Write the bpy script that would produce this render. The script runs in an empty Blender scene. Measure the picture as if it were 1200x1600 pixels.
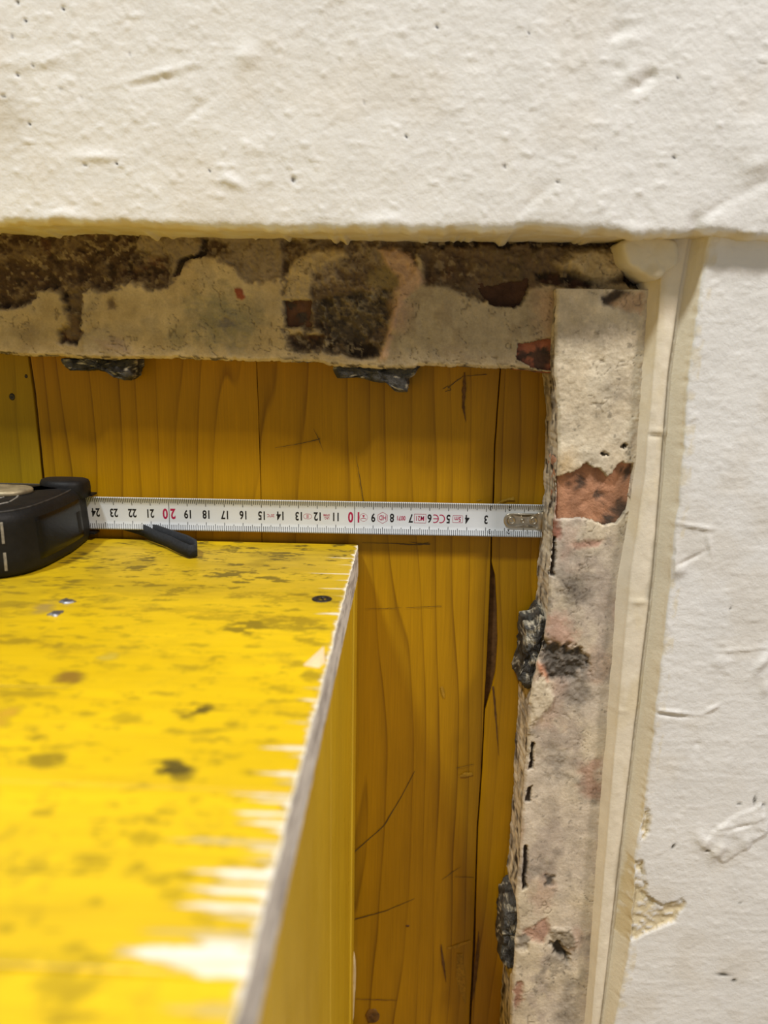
import bpy, bmesh, math, random
import numpy as np
from mathutils import Matrix, Vector

# ------------------------------------------------------------------ camera
SC = bpy.context.scene
COL = SC.collection
RW = np.array([[0.9993, 0.0238, -0.0286], [0.0331, -0.2151, 0.9760], [0.0171, -0.9763, -0.2157]])
u_, s_, v_ = np.linalg.svd(RW); RW = u_ @ v_
ZT = 0.42                                   # height of the box top above the floor
CAM = np.array([0.0, -0.3973, ZT + 0.1057])
FPX = 1180.0
cam = bpy.data.cameras.new('camera'); camo = bpy.data.objects.new('camera', cam); COL.objects.link(camo)
M4 = Matrix.Identity(4)
for i in range(3):
    M4[i][0] = RW[i, 0]; M4[i][1] = -RW[i, 1]; M4[i][2] = -RW[i, 2]; M4[i][3] = CAM[i]
camo.matrix_world = M4
cam.sensor_fit = 'VERTICAL'; cam.sensor_height = 32.0; cam.lens = 32.0 * FPX / 1600.0
cam.clip_start = 0.005; cam.clip_end = 50
cam.dof.use_dof = True; cam.dof.focus_distance = 0.395; cam.dof.aperture_fstop = 6.5
SC.camera = camo

# ------------------------------------------------------------------ world, lamps, exposure
W = bpy.data.worlds.new('world'); SC.world = W; W.use_nodes = True
W.node_tree.nodes['Background'].inputs[0].default_value = (1.0, 0.98, 0.95, 1)
W.node_tree.nodes['Background'].inputs[1].default_value = 0.27


def area(name, loc, target, power, size, color):
    l = bpy.data.lights.new(name, 'AREA'); l.energy = power; l.size = size; l.color = color; l.shape = 'DISK'
    o = bpy.data.objects.new(name, l); COL.objects.link(o); o.location = loc
    o.rotation_euler = (Vector(target) - Vector(loc)).to_track_quat('-Z', 'Y').to_euler()
    return o


area('ceiling_lamp_cool', (-1.02, -1.16, 3.20), (0, 0, 0.45), 72, 0.26, (0.94, 0.985, 1.0))
area('ceiling_lamp_warm', (1.60, -1.25, 3.00), (0, 0, 0.45), 72, 0.34, (1.0, 0.89, 0.82))
SC.view_settings.view_transform = 'Standard'
SC.view_settings.look = 'None'
SC.view_settings.exposure = -0.12
SC.view_settings.gamma = 1.0
SC.view_settings.use_curve_mapping = False


# ------------------------------------------------------------------ helpers: survey of the photograph
def ray(px, py):
    return RW @ np.array([(px - 600) / FPX, (py - 800) / FPX, 1.0])


def PY(px, py, Y):
    r = ray(px, py); return CAM + r * ((Y - CAM[1]) / r[1])


def PZ(px, py, Z=ZT):
    r = ray(px, py); return CAM + r * ((Z - CAM[2]) / r[2])


def PX(px, py, X):
    r = ray(px, py); return CAM + r * ((X - CAM[0]) / r[0])


def xz(pts, Y):
    a = np.array([PY(p[0], p[1], Y) for p in pts]); return a[:, [0, 2]]


def xy(pts, Z=ZT):
    a = np.array([PZ(p[0], p[1], Z) for p in pts]); return a[:, [0, 1]]


# ------------------------------------------------------------------ helpers: noise
def vn(x, y, seed=0):
    rs = np.random.RandomState(seed); T = rs.rand(256, 256) * 2 - 1
    xi = np.floor(x).astype(int); yi = np.floor(y).astype(int); fx = x - xi; fy = y - yi
    fx = fx * fx * fx * (fx * (fx * 6 - 15) + 10); fy = fy * fy * fy * (fy * (fy * 6 - 15) + 10)
    a = T[xi & 255, yi & 255]; b = T[(xi + 1) & 255, yi & 255]; c = T[xi & 255, (yi + 1) & 255]; d = T[(xi + 1) & 255, (yi + 1) & 255]
    return (a * (1 - fx) + b * fx) * (1 - fy) + (c * (1 - fx) + d * fx) * fy


def fbm(x, y, o=4, seed=0, g=0.5):
    s = 0; a = 1; t = 0
    for k in range(o):
        s = s + a * vn(x * 2 ** k + 13.7 * k, y * 2 ** k + 7.1 * k, seed + k); t += a; a *= g
    return s / t


def sst(a, b, x):
    t = np.clip((x - a) / (b - a), 0, 1); return t * t * (3 - 2 * t)


def poly_sd(U, V, poly):
    """signed distance to polygon, positive inside"""
    n = len(poly); ins = np.zeros(U.shape, bool); dm = np.full(U.shape, 1e9)
    for i in range(n):
        x0, y0 = poly[i]; x1, y1 = poly[(i + 1) % n]
        cond = ((y0 > V) != (y1 > V)) & (U < (x1 - x0) * (V - y0) / (y1 - y0 + 1e-12) + x0); ins ^= cond
        dx, dy = x1 - x0, y1 - y0; t = np.clip(((U - x0) * dx + (V - y0) * dy) / (dx * dx + dy * dy + 1e-14), 0, 1)
        dm = np.minimum(dm, np.hypot(U - x0 - t * dx, V - y0 - t * dy))
    return np.where(ins, dm, -dm)


def pmask(U, V, poly, warp=0.0015, soft=0.0006, f=250, seed=5):
    wu = U + warp * fbm(U * f, V * f, 4, seed, 0.65); wv = V + warp * fbm(U * f, V * f, 4, seed + 9, 0.65)
    b = (poly[:, 0].min() - .006, poly[:, 0].max() + .006, poly[:, 1].min() - .006, poly[:, 1].max() + .006)
    m = np.zeros(U.shape); s = (U > b[0]) & (U < b[1]) & (V > b[2]) & (V < b[3])
    if s.any(): m[s] = sst(-soft, soft, poly_sd(wu[s], wv[s], poly))
    return m


def gauss(U, V, c, ru, rv, ang=0):
    ca, sa = math.cos(ang), math.sin(ang); du = U - c[0]; dv = V - c[1]
    return np.exp(-((du * ca + dv * sa) / ru) ** 2 - ((-du * sa + dv * ca) / rv) ** 2)


def lin(c):
    c = np.array(c, float) / 255; return np.where(c <= .04045, c / 12.92, ((c + .055) / 1.055) ** 2.4)


def over(base, rgb, m):
    return base * (1 - m[..., None]) + np.array(rgb) * m[..., None]


# ------------------------------------------------------------------ helpers: meshes
def wloc(p):
    v = np.zeros(3)
    while p is not None:
        v = v + np.array(p.location); p = p.parent
    return v


def link(name, me, mat, parent=None):
    o = bpy.data.objects.new(name, me); COL.objects.link(o)
    if parent is not None: o.parent = parent
    if mat is not None and not me.materials: me.materials.append(mat)
    return o


def mesh(name, verts, faces, mat, parent=None, col=None, smooth=True, loc=None):
    """verts in world space; the object sits at loc (top-level) or at its parent's origin"""
    v = np.asarray(verts, float).reshape(-1, 3)
    off = wloc(parent) if parent is not None else (np.array(loc) if loc is not None else np.zeros(3))
    me = bpy.data.meshes.new(name)
    if isinstance(faces, np.ndarray):
        nf, k = faces.shape
        me.vertices.add(len(v)); me.vertices.foreach_set('co', (v - off).astype(np.float32).ravel())
        me.loops.add(nf * k); me.loops.foreach_set('vertex_index', faces.astype(np.int32).ravel())
        me.polygons.add(nf); me.polygons.foreach_set('loop_start', np.arange(0, nf * k, k, dtype=np.int32))
        me.update(calc_edges=True)
    else:
        me.from_pydata((v - off).tolist(), [], [list(f) for f in faces]); me.update()
    me.polygons.foreach_set('use_smooth', np.full(len(me.polygons), smooth))
    if col is not None:
        at = me.attributes.new('Col', 'FLOAT_COLOR', 'POINT'); c = np.asarray(col, float).reshape(len(v), -1)
        if c.shape[1] == 3: c = np.concatenate([c, np.ones((len(v), 1))], 1)
        at.data.foreach_set('color', c.astype(np.float32).ravel())
    me.validate(); me.update()
    o = link(name, me, mat, parent)
    if parent is None and loc is not None: o.location = loc
    return o


def gridfaces(n, m, flip=False, wrap=False):
    i = np.arange(n - 1)[:, None]; j = np.arange(m if wrap else m - 1)[None, :]; j1 = (j + 1) % m
    f = np.stack([i * m + j + 0 * i, i * m + j1, (i + 1) * m + j1, (i + 1) * m + j], -1).reshape(-1, 4)
    return f[:, ::-1].copy() if flip else f


def gridmesh(name, P, mat, parent=None, col=None, flip=False, smooth=True, loc=None):
    n, m = P.shape[:2]
    return mesh(name, P.reshape(-1, 3), gridfaces(n, m, flip), mat, parent, None if col is None else col.reshape(n * m, -1), smooth, loc)


class MB:
    def __init__(s): s.v = []; s.f = []; s.c = []

    def add(s, v, f, c=None):
        o = len(s.v); s.v += [tuple(map(float, p)) for p in v]; s.f += [tuple(o + i for i in q) for q in f]
        if c is not None: s.c += [tuple(c)] * len(v)

    def box(s, a, b):
        x0, y0, z0 = a; x1, y1, z1 = b
        s.add([(x0, y0, z0), (x1, y0, z0), (x1, y1, z0), (x0, y1, z0), (x0, y0, z1), (x1, y0, z1), (x1, y1, z1), (x0, y1, z1)],
              [(3, 2, 1, 0), (4, 5, 6, 7), (0, 1, 5, 4), (1, 2, 6, 5), (2, 3, 7, 6), (3, 0, 4, 7)])

    def build(s, name, mat, parent=None, smooth=False, loc=None):
        return mesh(name, s.v, s.f, mat, parent, s.c or None, smooth, loc)


def loft(name, rings, mat, parent=None, col=None, smooth=True, caps=True, loc=None):
    """closed rings (k,n,3) joined into one skin with end caps"""
    R = np.asarray(rings); k, n = R.shape[:2]
    f = [tuple(q) for q in gridfaces(k, n, wrap=True)]
    if caps: f += [tuple(range(n - 1, -1, -1)), tuple(range((k - 1) * n, k * n))]
    o = mesh(name, R.reshape(-1, 3), f, mat, parent, None if col is None else np.asarray(col).reshape(k * n, -1), smooth, loc)
    bm = bmesh.new(); bm.from_mesh(o.data); bmesh.ops.recalc_face_normals(bm, faces=bm.faces); bm.to_mesh(o.data); bm.free()
    return o


def ring_resample(poly, n):
    p = np.asarray(poly, float); q = np.vstack([p, p[:1]]); d = np.r_[0, np.cumsum(np.hypot(*np.diff(q, axis=0).T))]
    t = np.linspace(0, d[-1], n, endpoint=False); return np.stack([np.interp(t, d, q[:, 0]), np.interp(t, d, q[:, 1])], 1)


def chaikin(p, k=2):
    p = np.asarray(p, float)
    for _ in range(k):
        q = np.roll(p, -1, 0); p = np.stack([p * .75 + q * .25, p * .25 + q * .75], 1).reshape(-1, 2)
    return p


def dome(name, poly, yb, yf, mat, parent, colf=None, n=64, rnd=0.25, rough=0.0, seed=3, sm=1, flat=0.0):
    """piece with an XZ outline, body from yb to yf (front), rounded shoulder and rough face"""
    p = ring_resample(chaikin(poly, sm), n) if sm else ring_resample(poly, n); c = p.mean(0); rings = []
    prof = [(1.0, q) for q in np.linspace(0, 1 - rnd, 9)] + [(0.985, 1 - rnd * .4), (0.95, 1 - rnd * .12), (0.88, 1.0)] + [(s, 1.0 + flat * (1 - s)) for s in (.78, .68, .58, .48, .38, .28, .18, .09, .03)]
    for s, d in prof:
        q = c + (p - c) * s; yy = yb + (yf - yb) * d; y = yy + np.zeros(n)
        if rough:
            y = y + rough * fbm(q[:, 0] * 260, q[:, 1] * 260 + yy * 200, 4, seed, .6) * min(1, d * 2)
            e = rough * .9 * fbm(q[:, 0] * 240 + 9 + yy * 260, q[:, 1] * 240 + yy * 180, 4, seed + 2, .6); q = q + e[:, None] * (p - c) / (np.linalg.norm(p - c, axis=1)[:, None] + 1e-9)
        rings.append(np.stack([q[:, 0], y, q[:, 1]], 1))
    R = np.array(rings); col = None if colf is None else colf(R[..., 0] + .8 * (R[..., 1] - yf) * (R[..., 1] > yf + .001), R[..., 2] + .6 * (R[..., 1] - yf) * (R[..., 1] > yf + .001))
    return loft(name, R, mat, parent, col)


def tube(name, path, rad, mat, parent, n=14, rough=0.0, seed=1, colf=None, fl=(1, 1), loc=None):
    """irregular lump or cord swept along a path (world points) with radius list"""
    p = np.asarray(path, float); k = len(p); t = np.gradient(p, axis=0); t /= np.linalg.norm(t, axis=1)[:, None]
    a = np.linspace(0, 2 * math.pi, n, endpoint=False); R = []
    for i in range(k):
        n1 = np.cross(t[i], (0, 1, 0)); n1 /= np.linalg.norm(n1) + 1e-9; n2 = np.cross(t[i], n1)
        r = rad[i] * (1 + rough * fbm(np.cos(a) * 1.7 + i * .45 + 20, np.sin(a) * 1.7 + i * .3 + 20, 4, seed, .65))
        R.append(p[i] + (r * np.cos(a) * fl[0])[:, None] * n1 + (r * np.sin(a) * fl[1])[:, None] * n2)
    R = np.array(R); col = None if colf is None else colf(R[..., 0], R[..., 2])
    return loft(name, R, mat, parent, col, loc=loc)


def resample3(p, k):
    p = np.asarray(p, float); d = np.r_[0, np.cumsum(np.linalg.norm(np.diff(p, axis=0), axis=1))]; t = np.linspace(0, d[-1], k)
    return np.stack([np.interp(t, d, p[:, i]) for i in range(p.shape[1])], 1)


def ribbon(mb, pts, w, place, closed=False):
    """flat stroke along 2-D points; place(u, v) -> world point; w scalar or per-point"""
    p = np.asarray(pts, float); k = len(p)
    if closed: p2 = np.vstack([p[-1:], p, p[:1]]); t = p2[2:] - p2[:-2]
    else: t = np.gradient(p, axis=0)
    t = t / (np.linalg.norm(t, axis=1)[:, None] + 1e-12); nrm = np.stack([-t[:, 1], t[:, 0]], 1); w = np.broadcast_to(w, (k,))[:, None] / 2
    A = p + nrm * w; B = p - nrm * w; v = [place(*q) for q in A] + [place(*q) for q in B]
    r = range(k) if closed else range(k - 1)
    mb.add(v, [(i, (i + 1) % k, k + (i + 1) % k, k + i) for i in r])


def empty(name, loc):
    o = bpy.data.objects.new(name, None); COL.objects.link(o); o.location = loc; o.empty_display_size = 0.02; return o


def tag(o, label=None, cat=None, group=None, kind=None):
    if label: o['label'] = label
    if cat: o['category'] = cat
    if group: o['group'] = group
    if kind: o['kind'] = kind
    return o


# ------------------------------------------------------------------ materials
def nodes(name):
    m = bpy.data.materials.new(name); m.use_nodes = True; nt = m.node_tree; return m, nt, nt.nodes, nt.links, nt.nodes['Principled BSDF']


def N(nt, t, **k):
    n = nt.nodes.new(t)
    for a, b in k.items(): setattr(n, a, b)
    return n


def noise(nt, vec, scale, detail=5, rough=.6, dist=0):
    n = N(nt, 'ShaderNodeTexNoise'); n.inputs['Scale'].default_value = scale; n.inputs['Detail'].default_value = detail
    n.inputs['Roughness'].default_value = rough; n.inputs['Distortion'].default_value = dist; nt.links.new(vec, n.inputs['Vector']); return n.outputs['Fac']


def math_(nt, op, a, b=0.0, c=None):
    n = N(nt, 'ShaderNodeMath', operation=op)
    for i, x in enumerate((a, b) if c is None else (a, b, c)):
        if isinstance(x, (int, float)): n.inputs[i].default_value = x
        else: nt.links.new(x, n.inputs[i])
    return n.outputs[0]


def ramp(nt, fac, stops, mode='LINEAR'):
    r = N(nt, 'ShaderNodeValToRGB'); r.color_ramp.interpolation = mode; e = r.color_ramp.elements
    while len(e) < len(stops): e.new(.5)
    for q, (p, c) in zip(e, stops): q.position = p; q.color = (*c, 1) if len(c) == 3 else c
    nt.links.new(fac, r.inputs[0]); return r.outputs[0]


def mix(nt, fac, a, b, mode='MIX'):
    n = N(nt, 'ShaderNodeMix', data_type='RGBA', blend_type=mode)
    for s, x in ((n.inputs[0], fac), (n.inputs[6], a), (n.inputs[7], b)):
        if isinstance(x, (int, float)): s.default_value = x
        elif isinstance(x, (tuple, list)): s.default_value = (*x[:3], 1)
        else: nt.links.new(x, s)
    return n.outputs[2]


def bump(nt, p, h, strength, dist, prev=None):
    b = N(nt, 'ShaderNodeBump'); b.inputs['Strength'].default_value = strength; b.inputs['Distance'].default_value = dist
    nt.links.new(h, b.inputs['Height'])
    if prev is not None: nt.links.new(prev, b.inputs['Normal'])
    if p is not None: nt.links.new(b.outputs[0], p.inputs['Normal'])
    return b.outputs[0]


def attr_mat(name, rough=.9, mottle=.12, mscale=120, bscale=500, bst=.5, bdist=.0006, speck=0.0, spec=.3, b2=(2200, .25, .0002), crumb=0.0):
    m, nt, nn, L, p = nodes(name); oc = N(nt, 'ShaderNodeTexCoord').outputs['Object']
    a = N(nt, 'ShaderNodeAttribute', attribute_name='Col').outputs['Color']
    f = noise(nt, oc, mscale, 6, .65); g = ramp(nt, f, [(.3, (1 - mottle,) * 3), (.7, (1 + mottle,) * 3)])
    c = mix(nt, 1.0, a, g, 'MULTIPLY')
    if crumb:                                   # light lime crumbs and dark pores
        k1 = noise(nt, oc, 900, 4, .7); k2 = noise(nt, oc, 75, 5, .6)
        c = mix(nt, 1.0, c, ramp(nt, k1, [(.32, (1 - crumb,) * 3), (.5, (1, 1, 1)), (.68, (1 + crumb * .7,) * 3)]), 'MULTIPLY')
        c = mix(nt, 1.0, c, ramp(nt, k2, [(.3, (.80, .79, .77)), (.7, (1.15, 1.15, 1.14))]), 'MULTIPLY')
    if speck:
        s = noise(nt, oc, 700, 3, .7); c = mix(nt, ramp(nt, s, [(.30, (speck,) * 3), (.36, (0, 0, 0))]), c, (.03, .025, .02))
    L.new(c, p.inputs['Base Color']); p.inputs['Roughness'].default_value = rough; p.inputs['Specular IOR Level'].default_value = spec
    b = bump(nt, None, noise(nt, oc, b2[0], 3, .6), b2[1], b2[2])
    bump(nt, p, noise(nt, oc, bscale, 5, .6), bst, bdist, b)
    return m


def plain(name, rgb, rough=.5, metal=0, spec=.5, mott=.15, scale=150, bst=.15, bdist=.0003, coat=0):
    m, nt, nn, L, p = nodes(name); oc = N(nt, 'ShaderNodeTexCoord').outputs['Object']
    f = noise(nt, oc, scale, 5, .6); c = mix(nt, 1.0, tuple(rgb), ramp(nt, f, [(.3, (1 - mott,) * 3), (.7, (1 + mott,) * 3)]), 'MULTIPLY')
    L.new(c, p.inputs['Base Color']); p.inputs['Roughness'].default_value = rough; p.inputs['Metallic'].default_value = metal
    p.inputs['Specular IOR Level'].default_value = spec; p.inputs['Coat Weight'].default_value = coat; p.inputs['Coat Roughness'].default_value = .15
    if bst: bump(nt, p, noise(nt, oc, scale * 5, 4, .6), bst, bdist)
    return m


def wood(name, light, dark, axis='X', freq=75, warp=5.0, nx=22, nz=2.6, line=.75, rough=.38, coat=.25, use_col=False, spec=.5, edge=None, dirt=0.0, wide=.55, along=None):
    """lacquered softwood: growth-ring lines running along Z (axis X) or X (axis Y)"""
    m, nt, nn, L, p = nodes(name); oc = N(nt, 'ShaderNodeTexCoord').outputs['Object']
    oi = N(nt, 'ShaderNodeObjectInfo').outputs['Random']; sp = N(nt, 'ShaderNodeSeparateXYZ'); L.new(oc, sp.inputs[0])
    ac = sp.outputs[axis]; al = sp.outputs[along or ('Z' if axis == 'X' else 'X')]
    def vec(a, b, off):
        c = N(nt, 'ShaderNodeCombineXYZ'); L.new(math_(nt, 'MULTIPLY', ac, a), c.inputs[0]); L.new(math_(nt, 'MULTIPLY', al, b), c.inputs[1])
        L.new(math_(nt, 'MULTIPLY_ADD', oi, 37.0, off), c.inputs[2]); return c.outputs[0]
    w = noise(nt, vec(nx, nz, 0), 1.0, 2.5, .45)
    s = math_(nt, 'MULTIPLY_ADD', w, warp, math_(nt, 'MULTIPLY', ac, freq))
    fr = math_(nt, 'FRACT', s)
    ln = ramp(nt, fr, [(0, (0, 0, 0)), (wide, (.10,) * 3), (.86, (.42,) * 3), (.955, (1, 1, 1)), (1.0, (0, 0, 0))])
    vis = ramp(nt, noise(nt, vec(40, 5, 5), 1.0, 3, .6), [(.35, (.25,) * 3), (.65, (1, 1, 1))])
    lnv = math_(nt, 'MULTIPLY', math_(nt, 'MULTIPLY', ln, vis), line)
    fib = noise(nt, vec(1400, 26, 2), 1.0, 3, .6); ton = noise(nt, vec(18, 5, 9), 1.0, 4, .6)
    c = mix(nt, lnv, tuple(light), tuple(dark))
    c = mix(nt, 1.0, c, ramp(nt, fib, [(.3, (.90,) * 3), (.7, (1.07,) * 3)]), 'MULTIPLY')
    c = mix(nt, 1.0, c, ramp(nt, ton, [(.3, (.84, .82, .8)), (.7, (1.12, 1.12, 1.12))]), 'MULTIPLY')
    sm = noise(nt, vec(45, 45, 3), 1.0, 6, .65)
    if dirt: c = mix(nt, ramp(nt, sm, [(.58, (0, 0, 0)), (.70, (dirt,) * 3)]), c, (.05, .04, .015))
    if use_col:
        at = N(nt, 'ShaderNodeAttribute', attribute_name='Col'); c = mix(nt, at.outputs['Alpha'], c, at.outputs['Color'])
    L.new(c, p.inputs['Base Color'])
    rr = math_(nt, 'MULTIPLY_ADD', sm, .3, rough - .12)
    if use_col: rr = math_(nt, 'MULTIPLY_ADD', at.outputs['Alpha'], .35, rr)
    L.new(rr, p.inputs['Roughness'])
    p.inputs['Specular IOR Level'].default_value = spec; p.inputs['Coat Weight'].default_value = coat; p.inputs['Coat Roughness'].default_value = .3
    b = bump(nt, None, math_(nt, 'SUBTRACT', 1.0, lnv), .35, .00025)
    bump(nt, p, fib, .25, .00015, b)
    return m


M = {}
M['plaster'] = attr_mat('white_lime_plaster', .8, .05, 60, 420, .55, .0006, 0, .35)
M['cream'] = attr_mat('cream_painted_plaster', .75, .06, 80, 600, .35, .0004, 0, .35)
M['masonry'] = attr_mat('old_render_and_mortar', .93, .13, 190, 600, .45, .0007, .25, .2, crumb=.10)
M['brick'] = attr_mat('fired_clay_brick', .93, .18, 200, 700, .7, .0007, .5, .2)
M['lump'] = attr_mat('dark_bitumen_mortar', .6, .4, 300, 420, 1.0, .0026, 0, .45)
M['board'] = wood('orange_yellow_board', (.44, .228, .0012), (.15, .064, .0012), 'X', 78, 8.0, 18, 2.0, .85, .42, .06, spec=.22)
M['board_old'] = wood('weathered_yellow_board', (.42, .27, .006), (.16, .095, .005), 'X', 70, 4, 20, 3, .55, .45, .05, spec=.22)
M['core'] = plain('raw_brown_core_wood', (.13, .066, .022), .8, 0, .2, .4, 300)
M['top'] = wood('yellow_box_top', (.83, .56, .006), (.50, .28, .006), 'Y', 60, 4, 18, 2.2, .28, .36, .12, True, .35, None, .35)
M['side'] = wood('yellow_box_side', (.76, .50, .014), (.42, .24, .012), 'Y', 60, 4, 30, 3, .45, .3, .3, spec=.4, along='Z')
M['sawn'] = attr_mat('bare_sawn_wood', .85, .12, 200, 900, .6, .0005, 0, .25)
M['blade'] = plain('white_lacquered_steel', (.70, .74, .77), .32, 0, .5, .04, 60, .05)
M['ink'] = plain('black_print', (.012, .012, .014), .5, 0, .3, .1, 400, 0)
M['red'] = plain('crimson_print', (.42, .012, .07), .5, 0, .3, .1, 400, 0)
M['steel'] = plain('nickel_steel', (.50, .44, .34), .34, 1, .5, .2, 400, .2)
M['rubber'] = plain('black_rubber', (.010, .0095, .009), .55, 0, .22, .3, 160, .4, .0004)
M['rim_highlight'] = plain('rubber_rim_highlight', (.035, .032, .028), .5, 0, .4, .6, 260, .3)
M['gloss'] = plain('glossy_black_plastic', (.004, .004, .004), .22, 0, .25, .3, 300, .4, .0004, .05)
M['dust'] = plain('dusty_silver_trim', (.30, .28, .24), .55, .3, .5, .4, 700, .3)
M['tan'] = plain('scuffed_tan_metal', (.33, .27, .16), .5, .35, .5, .45, 160, .3)
M['strap'] = plain('dark_woven_strap', (.022, .024, .027), .75, 0, .3, .35, 900, .7, .0004)
M['graphite'] = plain('graphite_line', (.085, .052, .010), .55, 0, .4, .3, 900, 0)
M['scuff'] = plain('pale_scuff', (.38, .22, .02), .7, 0, .3, .3, 900, 0)
M['screw'] = plain('blackened_screw', (.05, .045, .04), .4, .8, .5, .4, 600, .2)
M['zinc'] = plain('zinc_staple', (.40, .41, .43), .45, 1, .5, .3, 600, .3)
M['floor'] = plain('dusty_concrete', (.35, .32, .28), .9, 0, .2, .2, 30, .4)

# palette (albedo)
PAL = {k: lin(v) for k, v in dict(
    dkbrown=(88, 70, 54), brown=(116, 98, 76), grey=(150, 134, 110), tan=(205, 186, 146), tan2=(188, 168, 128), greytan=(180, 165, 136), green=(140, 134, 108),
    pinktan=(196, 164, 134), beige=(214, 200, 174), jamb=(212, 199, 180), jgrey=(128, 120, 110), pink=(190, 154, 134), salmon=(206, 146, 112), red=(150, 84, 62), dk=(62, 52, 43),
    white=(236, 235, 231), cream=(228, 219, 196), deepcream=(218, 202, 162), bare=(244, 236, 216)).items()}


# ================================================================== the setting
YB, YL, YM, YBEAD, YW, YU = 0.0, -0.021, -0.027, -0.035, -0.042, -0.050      # board face, lintel masonry, jamb masonry, bead, right wall, upper wall
fl = MB(); fl.box((-1.2, -1.6, -0.05), (1.2, 0.30, 0.0))
tag(fl.build('floor', M['floor']), 'dusty grey concrete floor under the yellow box', 'floor', kind='structure')


def spaced(a, b, c, d, fine, coarse):
    """coarse from a to b, fine from b to c, coarse from c to d"""
    return np.unique(np.r_[np.arange(a, b, coarse), np.arange(b, c, fine), np.arange(c, d + 1e-9, coarse)])


def curve_of(pts, Y, along):
    """survey points -> interpolator; along='x': Z as a function of X, along='z': X as a function of Z"""
    a = xz(pts, Y)
    if along == 'x':
        o = np.argsort(a[:, 0]); return lambda t: np.interp(t, a[o, 0], a[o, 1])
    o = np.argsort(a[:, 1]); return lambda t: np.interp(t, a[o, 1], a[o, 0])


def plaster_relief(U, V, seed, amp=1.0):
    """trowelled and rolled plaster: broad waves, feathery ridges, small blobs"""
    h = .0010 * fbm(U * 14, V * 14, 3, seed) + .00020 * fbm(U * 90, V * 120, 4, seed + 3, .65)
    r1 = 1 - np.abs(fbm(U * 170 + 4, V * 210 + V * 60, 3, seed + 6, .55)) * 2.2; h = h + .00016 * np.clip(r1, 0, 1) ** 3
    r2 = np.clip(fbm(U * 260, V * 330, 3, seed + 8) - .18, 0, 1); h = h + .0006 * np.clip(r2 - .10, 0, 1) + .00025 * r2
    return h * amp


# ---- upper wall: white plaster lintel with a broken lower edge
edge = curve_of([(-300, 350), (0, 351), (60, 349), (100, 345), (140, 352), (240, 355), (330, 357), (420, 358), (560, 360), (600, 354), (640, 360), (760, 362), (820, 358), (900, 361), (990, 366), (1060, 369), (1090, 365), (1140, 369), (1200, 373), (1400, 380)], YU, 'x')
back = curve_of([(-300, 362), (0, 364), (75, 367), (150, 366), (300, 370), (400, 371), (600, 374), (900, 376), (1000, 377), (1100, 379), (1200, 384), (1400, 390)], YL, 'x')
X = spaced(-0.42, -0.215, 0.20, 0.42, .0009, .004); zs = np.r_[np.arange(0.80, 0.680, -.004), np.arange(.680, .5790, -.0009)]
nz = len(zs)
Xg = X[:, None]; ze = edge(Xg) - .0013 * fbm(Xg * 70, 0 * Xg, 5, 77, .62) - .0010 * np.clip(fbm(Xg * 300, 0 * Xg + 3, 3, 78), 0, 1)
zb = back(Xg) - .0008 * fbm(Xg * 90, 0 * Xg + 5, 4, 79) - .0045 * np.clip(fbm(Xg * 190, 0 * Xg + 8, 3, 80) - .25, 0, 1)
Rr = .0040; zc = ze + Rr
front = np.broadcast_to(np.interp(zs, [zs[-1], .64, .80], [0, 1, 2])[None, :], (len(X), nz))
Zf = np.where(zs[None, :] < .64, zc + (zs[None, :] - zs[-1]) / (.64 - zs[-1]) * (.64 - zc), zs[None, :])
an = np.linspace(0, math.pi / 2, 9)[1:]
Za = zc - Rr * np.sin(an)[None, :]; Ya = YU + Rr - Rr * np.cos(an)[None, :] + 0 * Xg
t = np.linspace(0, 1, 26)[None, 1:]; Ys = YU + Rr + (-.0006 - YU - Rr) * t + 0 * Xg; tt = np.clip((Ys - YU - Rr) / (YL - YU - Rr), 0, 1)
Zs = ze * (1 - tt) + zb * tt
PXx = np.broadcast_to(Xg, (len(X), nz + 8 + 25)).copy(); PZz = np.concatenate([Zf, Za, Zs], 1); PYy = np.concatenate([np.full(Zf.shape, YU), Ya, Ys], 1)
arc = np.concatenate([Zf, Za, Zs - (Ys - YU)], 1)
h = plaster_relief(PXx, arc, 11)
bl = []                                          # lumps and scars seen on the lintel: px, py, radii mm, height mm, angle
for (px, py, ru, rv, hh, an_) in [(240, 117, 16, 1.8, .55, .22), (245, 125, 16, 1.6, -.45, .22), (100, 343, 8, 3.5, 2.2, 0), (150, 245, 9, 2, .9, 0), (385, 88, 5, 4, 1.0, .5), (365, 285, 5, 2, 1.0, -.4),
                                  (965, 50, 4, 2.5, -.9, .5), (990, 62, 6, 3, .7, 0), (1015, 120, 4, 2.4, -1.2, .3), (985, 110, 6, 6, .7, 0), (1000, 135, 4, 2, -1.0, .2), (968, 107, 3, 2, -.7, 0), (1190, 230, 12, 10, 1.6, 0), (1180, 260, 6, 3, .8, .3),
                                  (1115, 328, 9, 1.8, -.7, .62), (1130, 345, 14, 6, .6, .3), (1088, 356, 3, 6, -1.6, .1), (990, 365, 6, 3, 1.5, 0), (600, 352, 10, 4, 1.4, 0), (830, 315, 9, 2, -.5, .7), (1185, 290, 8, 2, -.5, .5), (60, 95, 18, 3, .5, .1), (310, 170, 9, 1.5, -.5, .6), (435, 225, 16, 5, .4, 0)]:
    c = xz([(px, py)], YU)[0]; h = h + hh * 1e-3 * gauss(PXx, arc, c, ru * 1e-3, rv * 1e-3, an_)
pits = np.zeros(PXx.shape)
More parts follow.
